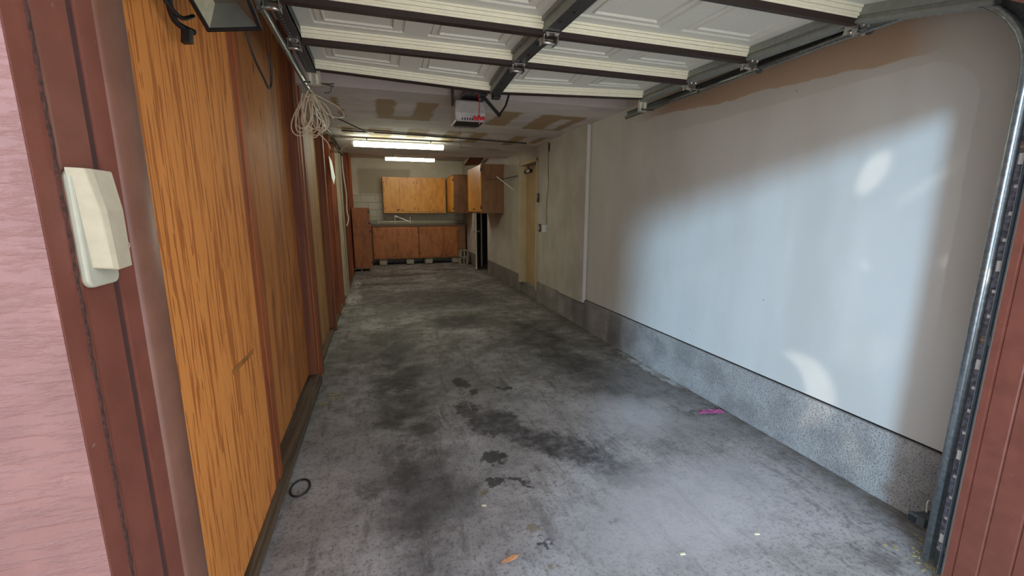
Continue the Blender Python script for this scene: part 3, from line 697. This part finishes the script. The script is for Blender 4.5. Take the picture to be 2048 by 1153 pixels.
# ------------------------------------------------------------------ opener
op = empty('garage_opener', (.81, 3.9, 2.46), 'grey and white ceiling-hung garage door opener with dark lens', 'opener')
b = MB()
prof = [(3.80, 2.43), (3.79, 2.33), (3.80, 2.275), (3.81, 2.262), (4.05, 2.255), (4.09, 2.29), (4.10, 2.43), (4.0, 2.455), (3.86, 2.455)]
def opx(p, t):
    w = .125 if p[1] > 2.40 else (.14 if p[1] > 2.3 else .128)
    return (.81+t*w, p[0], p[1])
b.prism(prof, opx, -1, 1); b.build('housing', M['opener_shell'], op, bevel=.010)
MB().quad((.69, 3.815, 2.2595), (.93, 3.815, 2.2595), (.922, 4.0, 2.2545), (.695, 4.0, 2.2545)).quad((.69, 3.815, 2.262), (.93, 3.815, 2.262), (.922, 4.0, 2.26), (.695, 4.0, 2.26)).build('light_lens', M['lens'], op)
for i in range(7):
    MB().box(.735+.022*i, .745+.022*i, 3.795, 3.799, 2.272, 2.290).build('vent_slot', M['black'], op)
for i in range(9):
    MB().box(.715+.022*i, .727+.022*i, 4.02, 4.045, 2.2515, 2.2545).build('vent_slot', M['black'], op)
MB().tube([(.715, 3.80, 2.305), (.715, 3.783, 2.305)], .007, 10).build('indicator', M['fixture'], op)
hg = MB()
hg.box(.664, .690, 3.90, 3.903, 2.40, 2.93); hg.box(.93, .956, 3.90, 3.903, 2.40, 2.93)
o = hg.build('hanging_strap', M['stile'], op)
MB().box(.80, .83, 1.0, 3.95, 2.52, 2.55).build('drive_rail', M['stile'], op)
MB().box(.74, .90, 3.55, 3.95, 2.455, 2.475).build('motor_plate', M['black'], op, bevel=.003)
MB().obox((.83, 3.62, 2.47), (.03, 0, 0), (0, .06, 0), (0, 0, .022)).obox((.88, 3.66, 2.455), (.045, 0, 0), (0, .02, 0), (0, 0, .012)).build('trolley', M['black'], op, bevel=.004)
am = MB()
am.obox((.955, 3.66, 2.375), (.085, 0, -.085), (0, .004, 0), (.010, 0, .010)); am.tube([(1.03, 3.64, 2.30), (1.04, 3.5, 2.34), (1.03, 3.36, 2.40)], .009, 6)
am.build('curved_arm', M['black'], op)
MB().obox((.905, 3.30, 2.365), (.03, 0, 0), (0, .03, 0), (0, 0, .03)).build('arm_bracket', M['black'], op, bevel=.004)
rp = MB().tube([(.845, 3.62, 2.45), (.848, 3.62, 2.36), (.845, 3.62, 2.265)], .0035, 6).build('release_rope', M['red'], op)
rh = MB()
rh.obox((.845, 3.62, 2.252), (.045, 0, .002), (0, .008, 0), (0, 0, .012)); rh.obox((.845, 3.62, 2.266), (.012, 0, 0), (0, .009, 0), (0, 0, .014)); rh.obox((.808, 3.62, 2.258), (.012, 0, 0), (0, .01, 0), (0, 0, .014)); rh.obox((.882, 3.62, 2.258), (.012, 0, 0), (0, .01, 0), (0, 0, .014))
rh.build('release_handle', M['red'], op, bevel=.006)
MB().tube([(.845, 3.61, 2.25), (.850, 3.61, 2.22), (.842, 3.61, 2.205)], .004, 6).build('rope_end', plain('pink_cord', srgb(220, 120, 130), .6), op)
MB().tube(catmull([(.76, 4.05, 2.255), (.775, 4.1, 2.20), (.80, 4.2, 2.13), (.82, 4.25, 2.09)]), .0012, 5).build('antenna_wire', M['cable_dk'], op)

# ------------------------------------------------------------------ strip lights
def strip_light(x0, x1, y, z, ceil, m, label):
    f = empty('strip_light', ((x0+x1)/2, y, ceil), label, 'ceiling light', 'fluorescent strip lights')
    MB().box(x0+.02, x1-.02, y-.062, y+.062, z+.030, z+.052).build('housing', M['fixture'], f, bevel=.004)
    for xh in (x0+.2, x1-.2): MB().tube([(xh, y, z+.05), (xh, y, ceil)], .008, 6).build('hanger', M['galv_dk'], f)
    prof = [(-.055, .030), (-.055, -.008), (-.044, -.026), (-.02, -.032), (.02, -.032), (.044, -.026), (.055, -.008), (.055, .03)]
    MB().prism(prof, lambda p, t: (t, y+p[0], z+p[1]), x0+.025, x1-.025).build('diffuser', m, f)
    for xa, xb in ((x0, x0+.025), (x1-.025, x1)):
        MB().prism([(a*1.04, b*1.04) for a, b in prof], lambda p, t: (t, y+p[0], z+p[1]), xa, xb).build('end_cap', M['fixture'], f)
    return f
L1 = strip_light(-.295, 1.00, 6.56, 2.42, ZL, M['tube'], 'nearer and larger lit fluorescent fixture on the low ceiling')
strip_light(.21, 1.40, 10.75, 2.70, ZH, M['tube2'], 'farther lit fluorescent fixture above the hanging cupboards')
cd = MB().tube([(-.1, 9.6, 2.70), (.3, 9.6, 2.698), (1.6, 9.6, 2.69)], .010, 8)
cd = empty('ceiling_conduit', (.7, 9.9, 2.9), 'thin metal conduit above the farther light fixture', 'conduit')
MB().tube([(-.6, 9.0, 2.70), (.1, 9.0, 2.695), (1.1, 9.0, 2.68), (2.0, 9.0, 2.67)], .011, 8).build('pipe', M['galv_dk'], cd)
for x in (.14, 1.3): MB().tube([(x, 9.0, 2.68), (x, 9.0, ZH)], .008, 8).build('hanger', M['galv_dk'], cd)
tag(MB().tube([(-.38, 6.0, 2.497), (.5, 6.06, 2.50), (1.5, 6.2, 2.50), (2.2, 6.3, 2.50)], .009, 8).build('surface_cable', M['cable_dk'], loc=(.5, 6.0, 2.5)), 'long dark cable across the low ceiling in front of the nearer light', 'cable')

# ------------------------------------------------------------------ kitchen-style cupboards at the far end
def knob(parent, x, y, z, axis='y'):
    d = Vector((0, -1, 0)) if axis == 'y' else Vector((-1, 0, 0)) if axis == '-x' else Vector((1, 0, 0))
    p = Vector((x, y, z)); MB().tube([p, p+d*.012, p+d*.018, p+d*.03], [.007, .007, .017, .012], 10).build('knob', M['black'], parent, smooth=True)
def hinge_small(parent, x, y, z, h=.05):
    MB().box(x-.008, x+.008, y-.006, y, z-h/2, z+h/2).build('hinge', M['black'], parent)
YF = 12.2
def base_unit(x0, x1, doors, label, filler=None):
    c = empty('base_cabinet', ((x0+x1)/2, YF+.3, .165), label, 'cabinet', 'low cupboards along the back wall')
    MB().box(x0, x1, YF, YB-.02, .165, 1.08).build('carcass', M['cab_dk'], c)
    for i, (a, b) in enumerate(doors):
        d = MB().box(a, b, YF-.02, YF-.001, .20, 1.03).build('door', M['cab_dk'], c, bevel=.003)
        kx = b-.06 if i == 0 else a+.06
        knob(d, kx, YF-.02, .245)
        hx = a+.01 if i == 0 else b-.01
        for z in (.30, .90): hinge_small(d, hx, YF-.021, z)
    if filler: MB().box(filler[0], filler[1], YF-.008, YF-.001, .17, 1.07).build('filler_panel', M['cab_side'], c)
    return c
base_unit(-.17, 1.06, [(-.145, .45), (.468, 1.045)], 'low plywood cupboard with two doors beside the tall cupboard')
base_unit(1.075, 2.40, [(1.095, 1.755), (1.773, 2.185)], 'low plywood cupboard with two doors at the right end of the counter', (2.2, 2.39))
tag(MB().box(-.19, 2.42, YF-.03, YB-.015, 1.081, 1.122).build('worktop', M['counter'], loc=(1.1, 12.5, 1.08), bevel=.004), 'long thin grey-edged worktop over the low cupboards', 'worktop')

def cinder_block(loc, rot, label, half=.0, lx=.2, ly=.4, lz=.19):
    """hollow block: length ly, width lx, height lz, two cores running through lx"""
    o = empty('cinder_block', loc, label, 'block', 'grey concrete blocks carrying and beside the cupboards')
    o.rotation_euler = (0, 0, rot); ORIG[o.name] = Vector((0, 0, 0))
    b = MB(); w = .03
    ex = ly/2
    for (a0, a1) in ((-ex, -ex+w), (-w/2, w/2), (ex-w, ex)): b.box(-lx/2, lx/2, a0, a1, 0, lz)
    b.box(-lx/2, lx/2, -ex, ex, 0, w*.8); b.box(-lx/2, lx/2, -ex, ex, lz-w*.8, lz)
    b.build('block_shell', M['cinder'], o, bevel=.003)
    return o
# narrow ends under the low cupboards (solid faces to the front)
for x, l in ((.075, 'concrete block under the low cupboards, nearest the tall cupboard'), (.80, 'concrete block under the low cupboards, second from the tall cupboard'), (1.32, 'concrete block under the low cupboards, third from the tall cupboard'), (2.10, 'concrete block under the right end of the low cupboards')):
    cinder_block((x, YF+.125, 0), 0, l, lx=.2, ly=.39, lz=.163)
cinder_block((-.45, 10.99, 0), math.pi/2, 'flat hollow concrete block under the front of the tall cupboard', lx=.2, ly=.44, lz=.108)
cinder_block((2.23, 11.75, 0), math.radians(94), 'lower of two stacked hollow blocks at the right end of the cupboards', lx=.2, ly=.22, lz=.20)
cinder_block((2.24, 11.75, .205), math.radians(97), 'upper of two stacked hollow blocks at the right end of the cupboards', lx=.2, ly=.22, lz=.21)

# tall cupboard on the left, its doors facing right
tc = empty('tall_cupboard', (-.43, 11.3, .11), 'tall brown plywood cupboard in the left corner with its side to the room', 'cupboard')
MB().box(-.592, -.21, 10.84, 12.15, .112, 1.105).build('carcass', M['cab_dk'], tc, bevel=.003)
d = MB().box(-.209, -.190, 10.86, 12.1, .13, 1.10).build('door', M['cab_dk'], tc, bevel=.002)
for z in (.25, 1.0): MB().box(-.212, -.186, 10.835, 10.842, z-.03, z+.03).build('hinge', M['black'], d)
ub = empty('small_cupboard', (-.43, 11.3, 1.11), 'smaller brown plywood cupboard set on top of the tall one', 'cupboard')
MB().box(-.592, -.225, 10.86, 12.1, 1.108, 1.565).build('carcass', M['cab_dk'], ub, bevel=.003)
d = MB().box(-.224, -.206, 10.88, 12.05, 1.12, 1.55).build('door', M['cab_dk'], ub, bevel=.002)
for z in (1.2, 1.47): MB().box(-.228, -.202, 10.855, 10.862, z-.03, z+.03).build('hinge', M['black'], d)
knob(d, -.206, 10.95, 1.2, '+x')

# wall cupboards
wc = empty('wall_cupboard', (1.0, 12.65, 1.43), 'wide honey plywood wall cupboard on the back wall above the counter', 'cupboard', 'hanging plywood cupboards')
MB().box(.165, 1.90, 12.5, YB-.013, 1.43, 2.415).build('carcass', M['cab'], wc, bevel=.003)
for i, (a, b, kx) in enumerate([(.19, .60, .54), (.615, 1.02, .68), (1.085, 1.87, 1.54)]):
    d = MB().box(a, b, 12.480, 12.499, 1.475, 2.36).build('door', M['cab'], wc, bevel=.003)
    knob(d, kx, 12.48, 1.515)
    hx = a+.01 if i != 1 else b-.01
    for z in (1.56, 2.27): hinge_small(d, hx if i else a+.01, 12.479, z)
MB().obox((.56, 12.470, 1.52), (.045, 0, .022), (0, .006, 0), (-.004, 0, .006)).build('latch', M['black'], wc)
for z in [1.62, 1.8, 1.95, 2.1, 2.18]: MB().box(1.045, 1.055, 12.496, 12.4995, z-.012, z+.012).build('screw', M['black'], wc)
c2 = empty('corner_cupboard', (2.15, 12.0, 1.43), 'honey and brown wall cupboard in the right corner, door facing left', 'cupboard', 'hanging plywood cupboards')
MB().box(1.955, 2.455, 11.45, 12.48, 1.43, 2.445).build('carcass', M['cab_side'], c2, bevel=.003)
d = MB().box(1.935, 1.954, 11.47, 12.45, 1.46, 2.41).build('door', M['cab'], c2, bevel=.003); knob(d, 1.935, 12.0, 1.50, '-x')
for z in (1.55, 2.3): MB().box(1.932, 1.958, 11.462, 11.470, z-.03, z+.03).build('hinge', M['black'], d)
c3 = empty('hanging_cupboard', (2.2, 9.1, 1.445), 'large plywood wall cupboard on the right wall, brown side towards the camera', 'cupboard', 'hanging plywood cupboards')
MB().box(2.005, 2.458, 8.41, 9.78, 1.445, 2.412).build('carcass', M['cab_side'], c3, bevel=.003)
d = MB().box(1.985, 2.004, 8.45, 9.70, 1.475, 2.395).build('door', M['cab'], c3, bevel=.003); knob(d, 1.985, 9.05, 1.53, '-x'); knob(d, 1.985, 8.95, 1.53, '-x')
for z in (1.56, 2.3): MB().box(1.982, 2.010, 8.442, 8.452, z-.035, z+.035).build('hinge', M['black'], d)
# sloping brown board under the ceiling above it
tag(MB().obox((2.21, 9.55, 2.72), (.18, 0, .01), (.05, 1.0, -.12), (0, 0, .008)).build('sloping_board', plain('red_brown_board', srgb(120, 66, 40), .7), loc=(2.26, 9.55, 2.7)), 'dark red-brown board sloping beneath the ceiling above the large wall cupboard', 'board')

# wire rack on the worktop
rk = empty('wire_rack', (.45, 12.45, 1.125), 'white wire rack lying on the worktop under the wall cupboard', 'rack')
r = MB()
for x, h in ((.01, .22), (.45, .20), (.87, .20)): r.tube([(x, 12.45, 1.124), (x, 12.45, 1.124+h)], .008, 6)
r.tube([(.01, 12.45, 1.19), (.87, 12.45, 1.20)], .008, 6); r.tube([(.01, 12.60, 1.19), (.87, 12.60, 1.20)], .006, 6)
r.build('rack_wire', M['cable_wh'], rk)
MB().obox((.66, 12.44, 1.27), (.21, 0, -.085), (0, .012, 0), (.006, 0, .016)).build('slanted_bar', M['cable_wh'], rk)

# ------------------------------------------------------------------ fittings on the right wall
sb = empty('closet_rod_bracket', (2.46, 7.8, 2.0), 'pale diagonal rod bracket sticking out of the wall beside the tan door', 'bracket')
MB().tube([(2.458, 7.72, 1.88), (2.14, 7.8, 2.12)], .011, 6).build('brace', M['cable_wh'], sb)
MB().tube([(2.458, 7.5, 2.12), (2.30, 7.9, 2.09), (2.14, 8.3, 2.10)], .008, 6).build('rod', M['galv_dk'], sb)
kp = empty('wall_keypad', (2.45, 6.42, 1.70), 'narrow black wall control beside the tan door', 'wall control')
MB().box(2.43, 2.4495, 6.385, 6.45, 1.63, 1.77).build('case', M['black'], kp, bevel=.004); MB().box(2.4285, 2.43, 6.40, 6.435, 1.69, 1.75).build('screen', M['refl'], kp)
sw = empty('light_switch', (2.45, 6.34, 1.23), 'open black light switch box low beside the tan door', 'switch')
MB().box(2.44, 2.4495, 6.30, 6.375, 1.17, 1.29).build('back_box', M['black'], sw); MB().box(2.432, 2.44, 6.33, 6.35, 1.20, 1.26).build('toggle', M['white_pl'], sw)
ot = empty('wall_outlet', (2.45, 6.12, 1.23), 'uncovered outlet with a white plug-in adapter on the right wall', 'outlet')
MB().box(2.44, 2.4495, 6.14, 6.19, 1.175, 1.285).build('back_box', M['black'], ot); MB().box(2.41, 2.4495, 6.04, 6.135, 1.17, 1.285).build('adapter', M['white_pl'], ot, bevel=.004)
tag(MB().tube(catmull([(2.445, 6.05, 1.28), (2.443, 6.05, 1.6), (2.445, 6.0, 1.9), (2.443, 6.02, 2.2), (2.445, 6.0, 2.43)]), .003, 6).build('wall_cable', M['cable_dk'], loc=(2.445, 6.0, 1.8)), 'thin cable dropping from the ceiling to the white adapter', 'cable')
tag(MB().obox((2.447, 6.0, 2.42), (.002, 0, 0), (0, .03, .02), (0, -.008, .055)).build('wall_hole', M['black'], loc=(2.447, 6.0, 2.42)), 'ragged dark hole in the drywall where the thin cable enters', 'hole')

# ------------------------------------------------------------------ left wall fittings
pc = MB(); pc.quad((-.52, 7.0, 2.31), (-.525, 7.55, 2.14), (-.53, 7.9, 1.85), (-.53, 7.35, 2.0)); 
tag(MB().prism([(6.16, 2.20), (6.50, 2.17), (6.86, 1.98), (6.60, 1.86), (6.34, 1.94)], lambda p, t: (t, p[0], p[1]), -.572, -.568).build('white_card', M['paper'], loc=(-.57, 6.5, 2.0)), 'white card pinned high on a stud of the left wall', 'card')
hc = tag(MB().tube(catmull([(-.56, 8.4, 2.62), (-.555, 8.35, 2.2), (-.53, 8.4, 1.8), (-.54, 8.45, 1.5), (-.52, 8.4, 1.35), (-.56, 8.4, 1.22)]), .011, 6).build('extension_lead', M['cable_wh'], loc=(-.55, 8.4, 2.6)), 'white cord with a plug hanging down the far studs of the left wall', 'cord')
tag(MB().tube([(-.567, 7.9, 0.03), (-.566, 7.9, 2.5)], .013, 8).build('conduit_pipe', M['stud_pale'], loc=(-.566, 7.9, 1)), 'grey vertical conduit pipe fixed to the left studs', 'pipe')
tag(MB().tube(catmull([(-.56, 4.6, 2.44), (-.40, 5.0, 2.47), (-.1, 5.6, 2.44), (.0, 6.0, 2.49)]), .007, 6).build('sagging_cable', M['cable_dk'], loc=(-.3, 5.0, 2.47)), 'thin cable sagging under the low ceiling beyond the coil', 'cable')
bu = MB()
for k in range(4):
    pts = [(-.535+.016*math.sin(k*2+i), 4.3+i*.45, 2.47+.018*math.sin(i*1.3+k)-.01*k) for i in range(10)]
    bu.tube(catmull(pts, 4), .008, 6)
tag(bu.build('cable_bundle', M['cable_dk'], loc=(-.57, 4.3, 2.47)), 'bundle of dark cables along the top of the left wall', 'cable')
(MB().tube(catmull([(-.56, 7.4, 2.46), (-.5, 7.1, 2.38), (-.42, 6.8, 2.40), (-.34, 6.6, 2.43), (-.30, 6.56, 2.46)]), .009, 6).build('power_cord', M['cable_wh'], L1))

# coil of beige cable hung from the end of the left track
co = empty('cable_coil', (-.43, 3.55, 2.36), 'loose hanging coil of beige cable on the end of the left track', 'cable coil')
r_ = MB()
for i in range(12):
    top = Vector((-.435+random.uniform(-.03, .035), 3.55+random.uniform(-.03, .03), 2.335+random.uniform(-.02, .02)))
    tilt = -.075+.16*i/11+random.uniform(-.02, .02); hgt = random.uniform(.23, .31); wd = random.uniform(.045, .085)
    pts = []
    for j in range(25):
        a = 2*math.pi*j/24; hh = (1-math.cos(a))/2
        pts.append(top+Vector((tilt*hh+wd*math.sin(a)*(.4+.6*hh), .03*math.sin(a+i), -hgt*hh)))
    r_.tube(pts, .0042, 6)
r_.build('cable_loops', M['cable'], co, smooth=True)
t_ = MB(); t_.tube(catmull([(-.42, 3.55, 2.33), (-.36, 3.55, 2.24), (-.28, 3.55, 2.185), (-.215, 3.56, 2.185), (-.205, 3.57, 2.21), (-.25, 3.6, 2.27), (-.33, 3.6, 2.31), (-.42, 3.58, 2.35)]), .0042, 6)
t_.build('cable_tail', M['cable'], co, smooth=True); t_ = MB(); t_.tube(catmull([(-.39, 3.52, 2.06), (-.33, 3.52, 2.0), (-.31, 3.52, 1.95)]), .0045, 6)
t_.build('cable_tail', M['cable'], co, smooth=True); t_ = MB(); t_.tube(catmull([(-.42, 3.55, 2.31), (-.33, 3.56, 2.27), (-.28, 3.56, 2.17)]), .0042, 6)
t_.build('cable_tail', M['cable'], co, smooth=True)
tag(MB().tube(catmull([(-.40, 3.36, 2.365), (-.30, 3.36, 2.36), (-.24, 3.36, 2.365)]), .004, 6).tube(catmull([(-.40, 3.36, 2.375), (-.26, 3.36, 2.35), (-.25, 3.36, 2.345)]), .004, 6).tube(catmull([(-.26, 3.36, 2.35), (-.27, 3.36, 2.31), (-.31, 3.36, 2.30)]), .003, 6).build('bent_wires', M['cable_dk'], loc=(-.33, 3.36, 2.36)), 'bent dark wires below the left slotted bracket of the raised door', 'wire')

# floodlight under the left track
fl = empty('flood_light', (-.43, 1.62, 2.15), 'black framed floodlight aimed down near the left track', 'floodlight')
A = Vector((-.490, 1.70, 2.062)); B = Vector((-.331, 1.70, 2.085)); up = Vector((0, -.175, .05)).normalized()
ax = (B-A).normalized(); bx = up; nn = ax.cross(bx).normalized()
if nn.z > 0: nn = -nn
WL = (B-A).length; HL = .24; C0 = A
def P_(a, b, c): return C0+ax*a+bx*b-nn*c
fm = MB(); fw = .012
for (a0, a1, b0, b1) in ((0, WL, 0, fw), (0, WL, HL-fw, HL), (0, fw, 0, HL), (WL-fw, WL, 0, HL)):
    c = P_((a0+a1)/2, (b0+b1)/2, .010); fm.obox(c, ax*((a1-a0)/2), bx*((b1-b0)/2), nn*.012)
fm.build('frame', M['black'], fl, bevel=.002)
q = [P_(fw, fw, .006), P_(WL-fw, fw, .006), P_(WL-fw, HL-fw, .006), P_(fw, HL-fw, .006)]
bk = [P_(.05, .06, .07), P_(WL-.05, .06, .07), P_(WL-.05, HL-.06, .07), P_(.05, HL-.06, .07)]
MB().quad(q[0], q[1], bk[1], bk[0]).quad(bk[0], bk[1], bk[2], bk[3]).quad(q[2], q[3], bk[3], bk[2]).build('reflector', M['refl'], fl)
MB().quad(q[0], q[3], bk[3], bk[0]).build('reflector_side', M['cream_refl'], fl)
MB().quad(q[1], q[2], bk[2], bk[1]).build('reflector_side', plain('brown_reflection_side', srgb(150, 120, 100), .35, .5), fl)  # brown side colour paints a reflection in the trough
MB().quad(*[p+nn*.003 for p in q]).build('glass_pane', M['glass'], fl)
hb = MB(); o1 = [P_(0, 0, .02), P_(WL, 0, .02), P_(WL, HL, .02), P_(0, HL, .02)]; o2 = [P_(.03, .04, .10), P_(WL-.03, .04, .10), P_(WL-.03, HL-.04, .10), P_(.03, HL-.04, .10)]
for i in range(4): hb.quad(o1[i], o1[(i+1) % 4], o2[(i+1) % 4], o2[i])
hb.quad(*o2); hb.build('housing', M['black'], fl)
MB().tube([P_(.0, .10, .03), P_(-.03, .10, .05), P_(-.03, .10, .16), P_(WL/2, .10, .19), P_(WL+.03, .10, .16), P_(WL+.02, .1, .05)], .008, 6).build('mount_yoke', M['black'], fl)
cbm = MB()
cbm.tube(catmull([(-.62+.06, 1.30, 2.06), (-.575, 1.36, 2.03), (-.56, 1.42, 2.035), (-.55, 1.47, 2.09), (-.56, 1.5, 2.2)]), .008, 8)
cbm.tube(catmull([(-.50, 1.5, 2.16), (-.535, 1.56, 2.10), (-.545, 1.62, 2.055), (-.52, 1.68, 2.05)]), .009, 8)
cbm.tube(catmull([(-.53, 1.48, 2.2), (-.55, 1.52, 2.12), (-.53, 1.60, 2.065), (-.51, 1.66, 2.09)]), .006, 8)
cbm.build('power_cord', M['black'], fl, smooth=True)
MB().obox((-.532, 1.655, 2.028), (.014, 0, .002), (0, .012, 0), (.002, 0, .020)).build('plug', M['black'], fl, bevel=.003)
for p in ((-.56, 1.47, 2.085), (-.535, 1.50, 2.088)): MB().tube([Vector(p), Vector(p)+Vector((.012, .0, .004))], .007, 8).build('connector', M['hinge'], fl)
tag(MB().tube(catmull([(-.56, 2.50, 2.36), (-.55, 2.56, 2.26), (-.54, 2.70, 2.19), (-.54, 2.80, 2.17), (-.53, 2.83, 2.22), (-.52, 2.82, 2.36)]), .006, 8).build('drooping_cable', M['cable_dk'], loc=(-.55, 2.6, 2.3)), 'dark cable drooping in a loop behind the floodlight', 'cable')

# ------------------------------------------------------------------ wireless keypad on the left jamb
ky = empty('entry_keypad', (JL, .67, 1.47), 'ivory flip-cover entry keypad fixed to the brown left jamb', 'keypad')
bp_ = []
def rr(y0, y1, z0, z1, r, n=5):
    out = []
    for cy, cz, a0 in ((y1-r, z1-r, 0), (y0+r, z1-r, 90), (y0+r, z0+r, 180), (y1-r, z0+r, 270)):
        for i in range(n+1):
            a = math.radians(a0+90*i/n); out.append((cy+r*math.cos(a), cz+r*math.sin(a)))
    return out
MB().prism(rr(.640, .706, 1.405, 1.549, .012), lambda p, t: (JL+t, p[0], p[1]), .0, .009).build('base', M['keypad_l'], ky, bevel=.003)
# cover: tapered shell, sloping left cheek and ridge
zs = [1.550, 1.545, 1.50, 1.46, 1.430]
rows = []
for i, z in enumerate(zs):
    f_ = (1.550-z)/.12
    yl = .6395+.009*f_; yr = .7065; k_ = .020+.006*min(1, f_*3)
    rows.append([(JL+.005, yl, z), (JL+k_-.002, yl+.010+.004*f_, z-(.003 if i == 4 else 0)), (JL+k_+.001, yl+.020, z-(.006 if i == 4 else 0)), (JL+k_, yr-.004, z-(.004 if i == 4 else 0)), (JL+.005, yr, z)])
cv = MB()
for r in rows: cv.v += r
for i in range(4):
    for j in range(4): cv.f.append((i*5+j, i*5+j+1, (i+1)*5+j+1, (i+1)*5+j))
cv.f.append((0, 1, 2, 3, 4)); cv.f.append((20, 21, 22, 23, 24))
cvo = cv.build('flip_cover', M['keypad'], ky, bevel=.0015)
# embossed oval with raised lettering bar
lo = MB()
ring = rr(.684, .703, 1.4505, 1.4575, .0034, 4); ctr = (.6935, 1.454)
for sc_, off in ((1.0, .0006),):
    pts = [Vector((JL+.0263, ctr[0]+(p[0]-ctr[0])*sc_, ctr[1]+(p[1]-ctr[1])*sc_)) for p in ring]+[Vector((JL+.0265, ring[0][0], ring[0][1]))]
    lo.tube(pts, .00035, 5)
lo.build('embossed_oval', M['keypad'], cvo)

# ------------------------------------------------------------------ bits on the floor
tag(MB().tube([(-.487+.048*math.cos(a), 2.33+.075*math.sin(a), .004) for a in [2*math.pi*i/28 for i in range(29)]], .006, 6, cap=False).build('rubber_ring', M['rubber'], loc=(-.487, 2.33, 0)), 'flat black ring lying on the concrete beside the left sill', 'ring')
lf = MB(); c = Vector((.47, 1.525, .004)); dv = Vector((.046, .012, 0)); pv = Vector((-.003, .0105, 0))
top = [c-dv, c-dv*.4-pv, c+dv*.4-pv*.9, c+dv, c+dv*.4+pv, c-dv*.5+pv*.7]
lf.v = [tuple(p+Vector((0, 0, .003*abs(i-2.5)))) for i, p in enumerate(top)]+[tuple(p+Vector((0, 0, .003*abs(i-2.5)-.002))) for i, p in enumerate(top)]
lf.f = [(0, 1, 2, 3, 4, 5), (11, 10, 9, 8, 7, 6)]+[(i, (i+1) % 6, 6+(i+1) % 6, 6+i) for i in range(6)]
tag(lf.build('dry_leaf', M['leaf'], loc=(.47, 1.525, 0)), 'single tan dry leaf on the concrete in the foreground', 'leaf')
yn = MB()
for k in range(5):
    pts = [(2.22+.045*i+random.uniform(-.015, .015), 2.40-.010*i+random.uniform(-.03, .03), .008+.01*random.random()) for i in range(5)]
    yn.tube(catmull(pts, 5), .003, 5)
tag(yn.build('pink_yarn', M['pink'], loc=(2.3, 2.4, 0)), 'tangle of pink yarn on the floor against the curb', 'yarn')
tag(MB().tube(catmull([(2.16, 2.37, .005), (2.17, 2.43, .006), (2.23, 2.42, .006), (2.30, 2.34, .006), (2.38, 2.37, .006), (2.41, 2.45, .006), (2.33, 2.47, .02)]), .002, 5).build('thin_wire', M['cable_dk'], loc=(2.3, 2.4, 0)), 'thin dark wire looped around the pink yarn', 'wire')
sm = MB()
for k in range(9):
    x, y = -.50+random.uniform(-.05, .06), 3.45+random.uniform(-.12, .12); a = random.uniform(-.5, .9)
    sm.tube([(x, y, .004), (x+.07*math.cos(a), y+.07*math.sin(a), .006)], .0018, 5)
o = tag(sm.build('straw_bits', M['straw'], loc=(-.5, 3.45, 0)), 'wisp of dry straw beside the left sill', 'straw'); o['kind'] = 'stuff'
tag(MB().tube([(.90, 3.30, .004), (.93, 3.42, .006)], .0025, 5).build('twig', M['straw'], loc=(.9, 3.3, 0)), 'pale twig on the floor beyond the oil stain', 'twig')
chips = [(.441, 1.892, 'pale wood chip in mid floor right of the long tyre mark'), (1.207, 1.326, 'pale chip in the right foreground'), (1.62, 1.32, 'sliver of pale wood near the sensor'), (1.72, 9.2, 'small pale scrap far down the garage'), (-.52, 7.9, 'white paper scrap by the left studs')]
for x, y, l in chips:
    s = .012 if y < 5 else .028; a = random.uniform(0, 3)
    tag(MB().obox((x, y, .004), (s*math.cos(a), s*math.sin(a), 0), (-s*.4*math.sin(a), s*.4*math.cos(a), 0), (0, 0, .003)).build('chip', M['chip'], loc=(x, y, 0), bevel=.001), l, 'debris', 'pale chips on the floor')
for i, (x, y) in enumerate([(2.25, .98), (2.19, 1.0), (2.28, 1.02), (2.14, .93), (2.3, .93)]): pass
lt = MB()
for i in range(60):
    x, y, a, s = 2.12+random.random()*.22, .90+random.random()*.2, random.uniform(0, 3), random.uniform(.003, .010)
    lt.obox((x, y, .003), (s*math.cos(a), s*math.sin(a), .001), (-s*.4*math.sin(a), s*.4*math.cos(a), 0), (0, 0, .002))
o = tag(lt.build('leaf_litter', M['straw'], loc=(2.2, 1, 0)), 'crumbs of leaf litter gathered at the foot of the right track', 'litter'); o['kind'] = 'stuff'
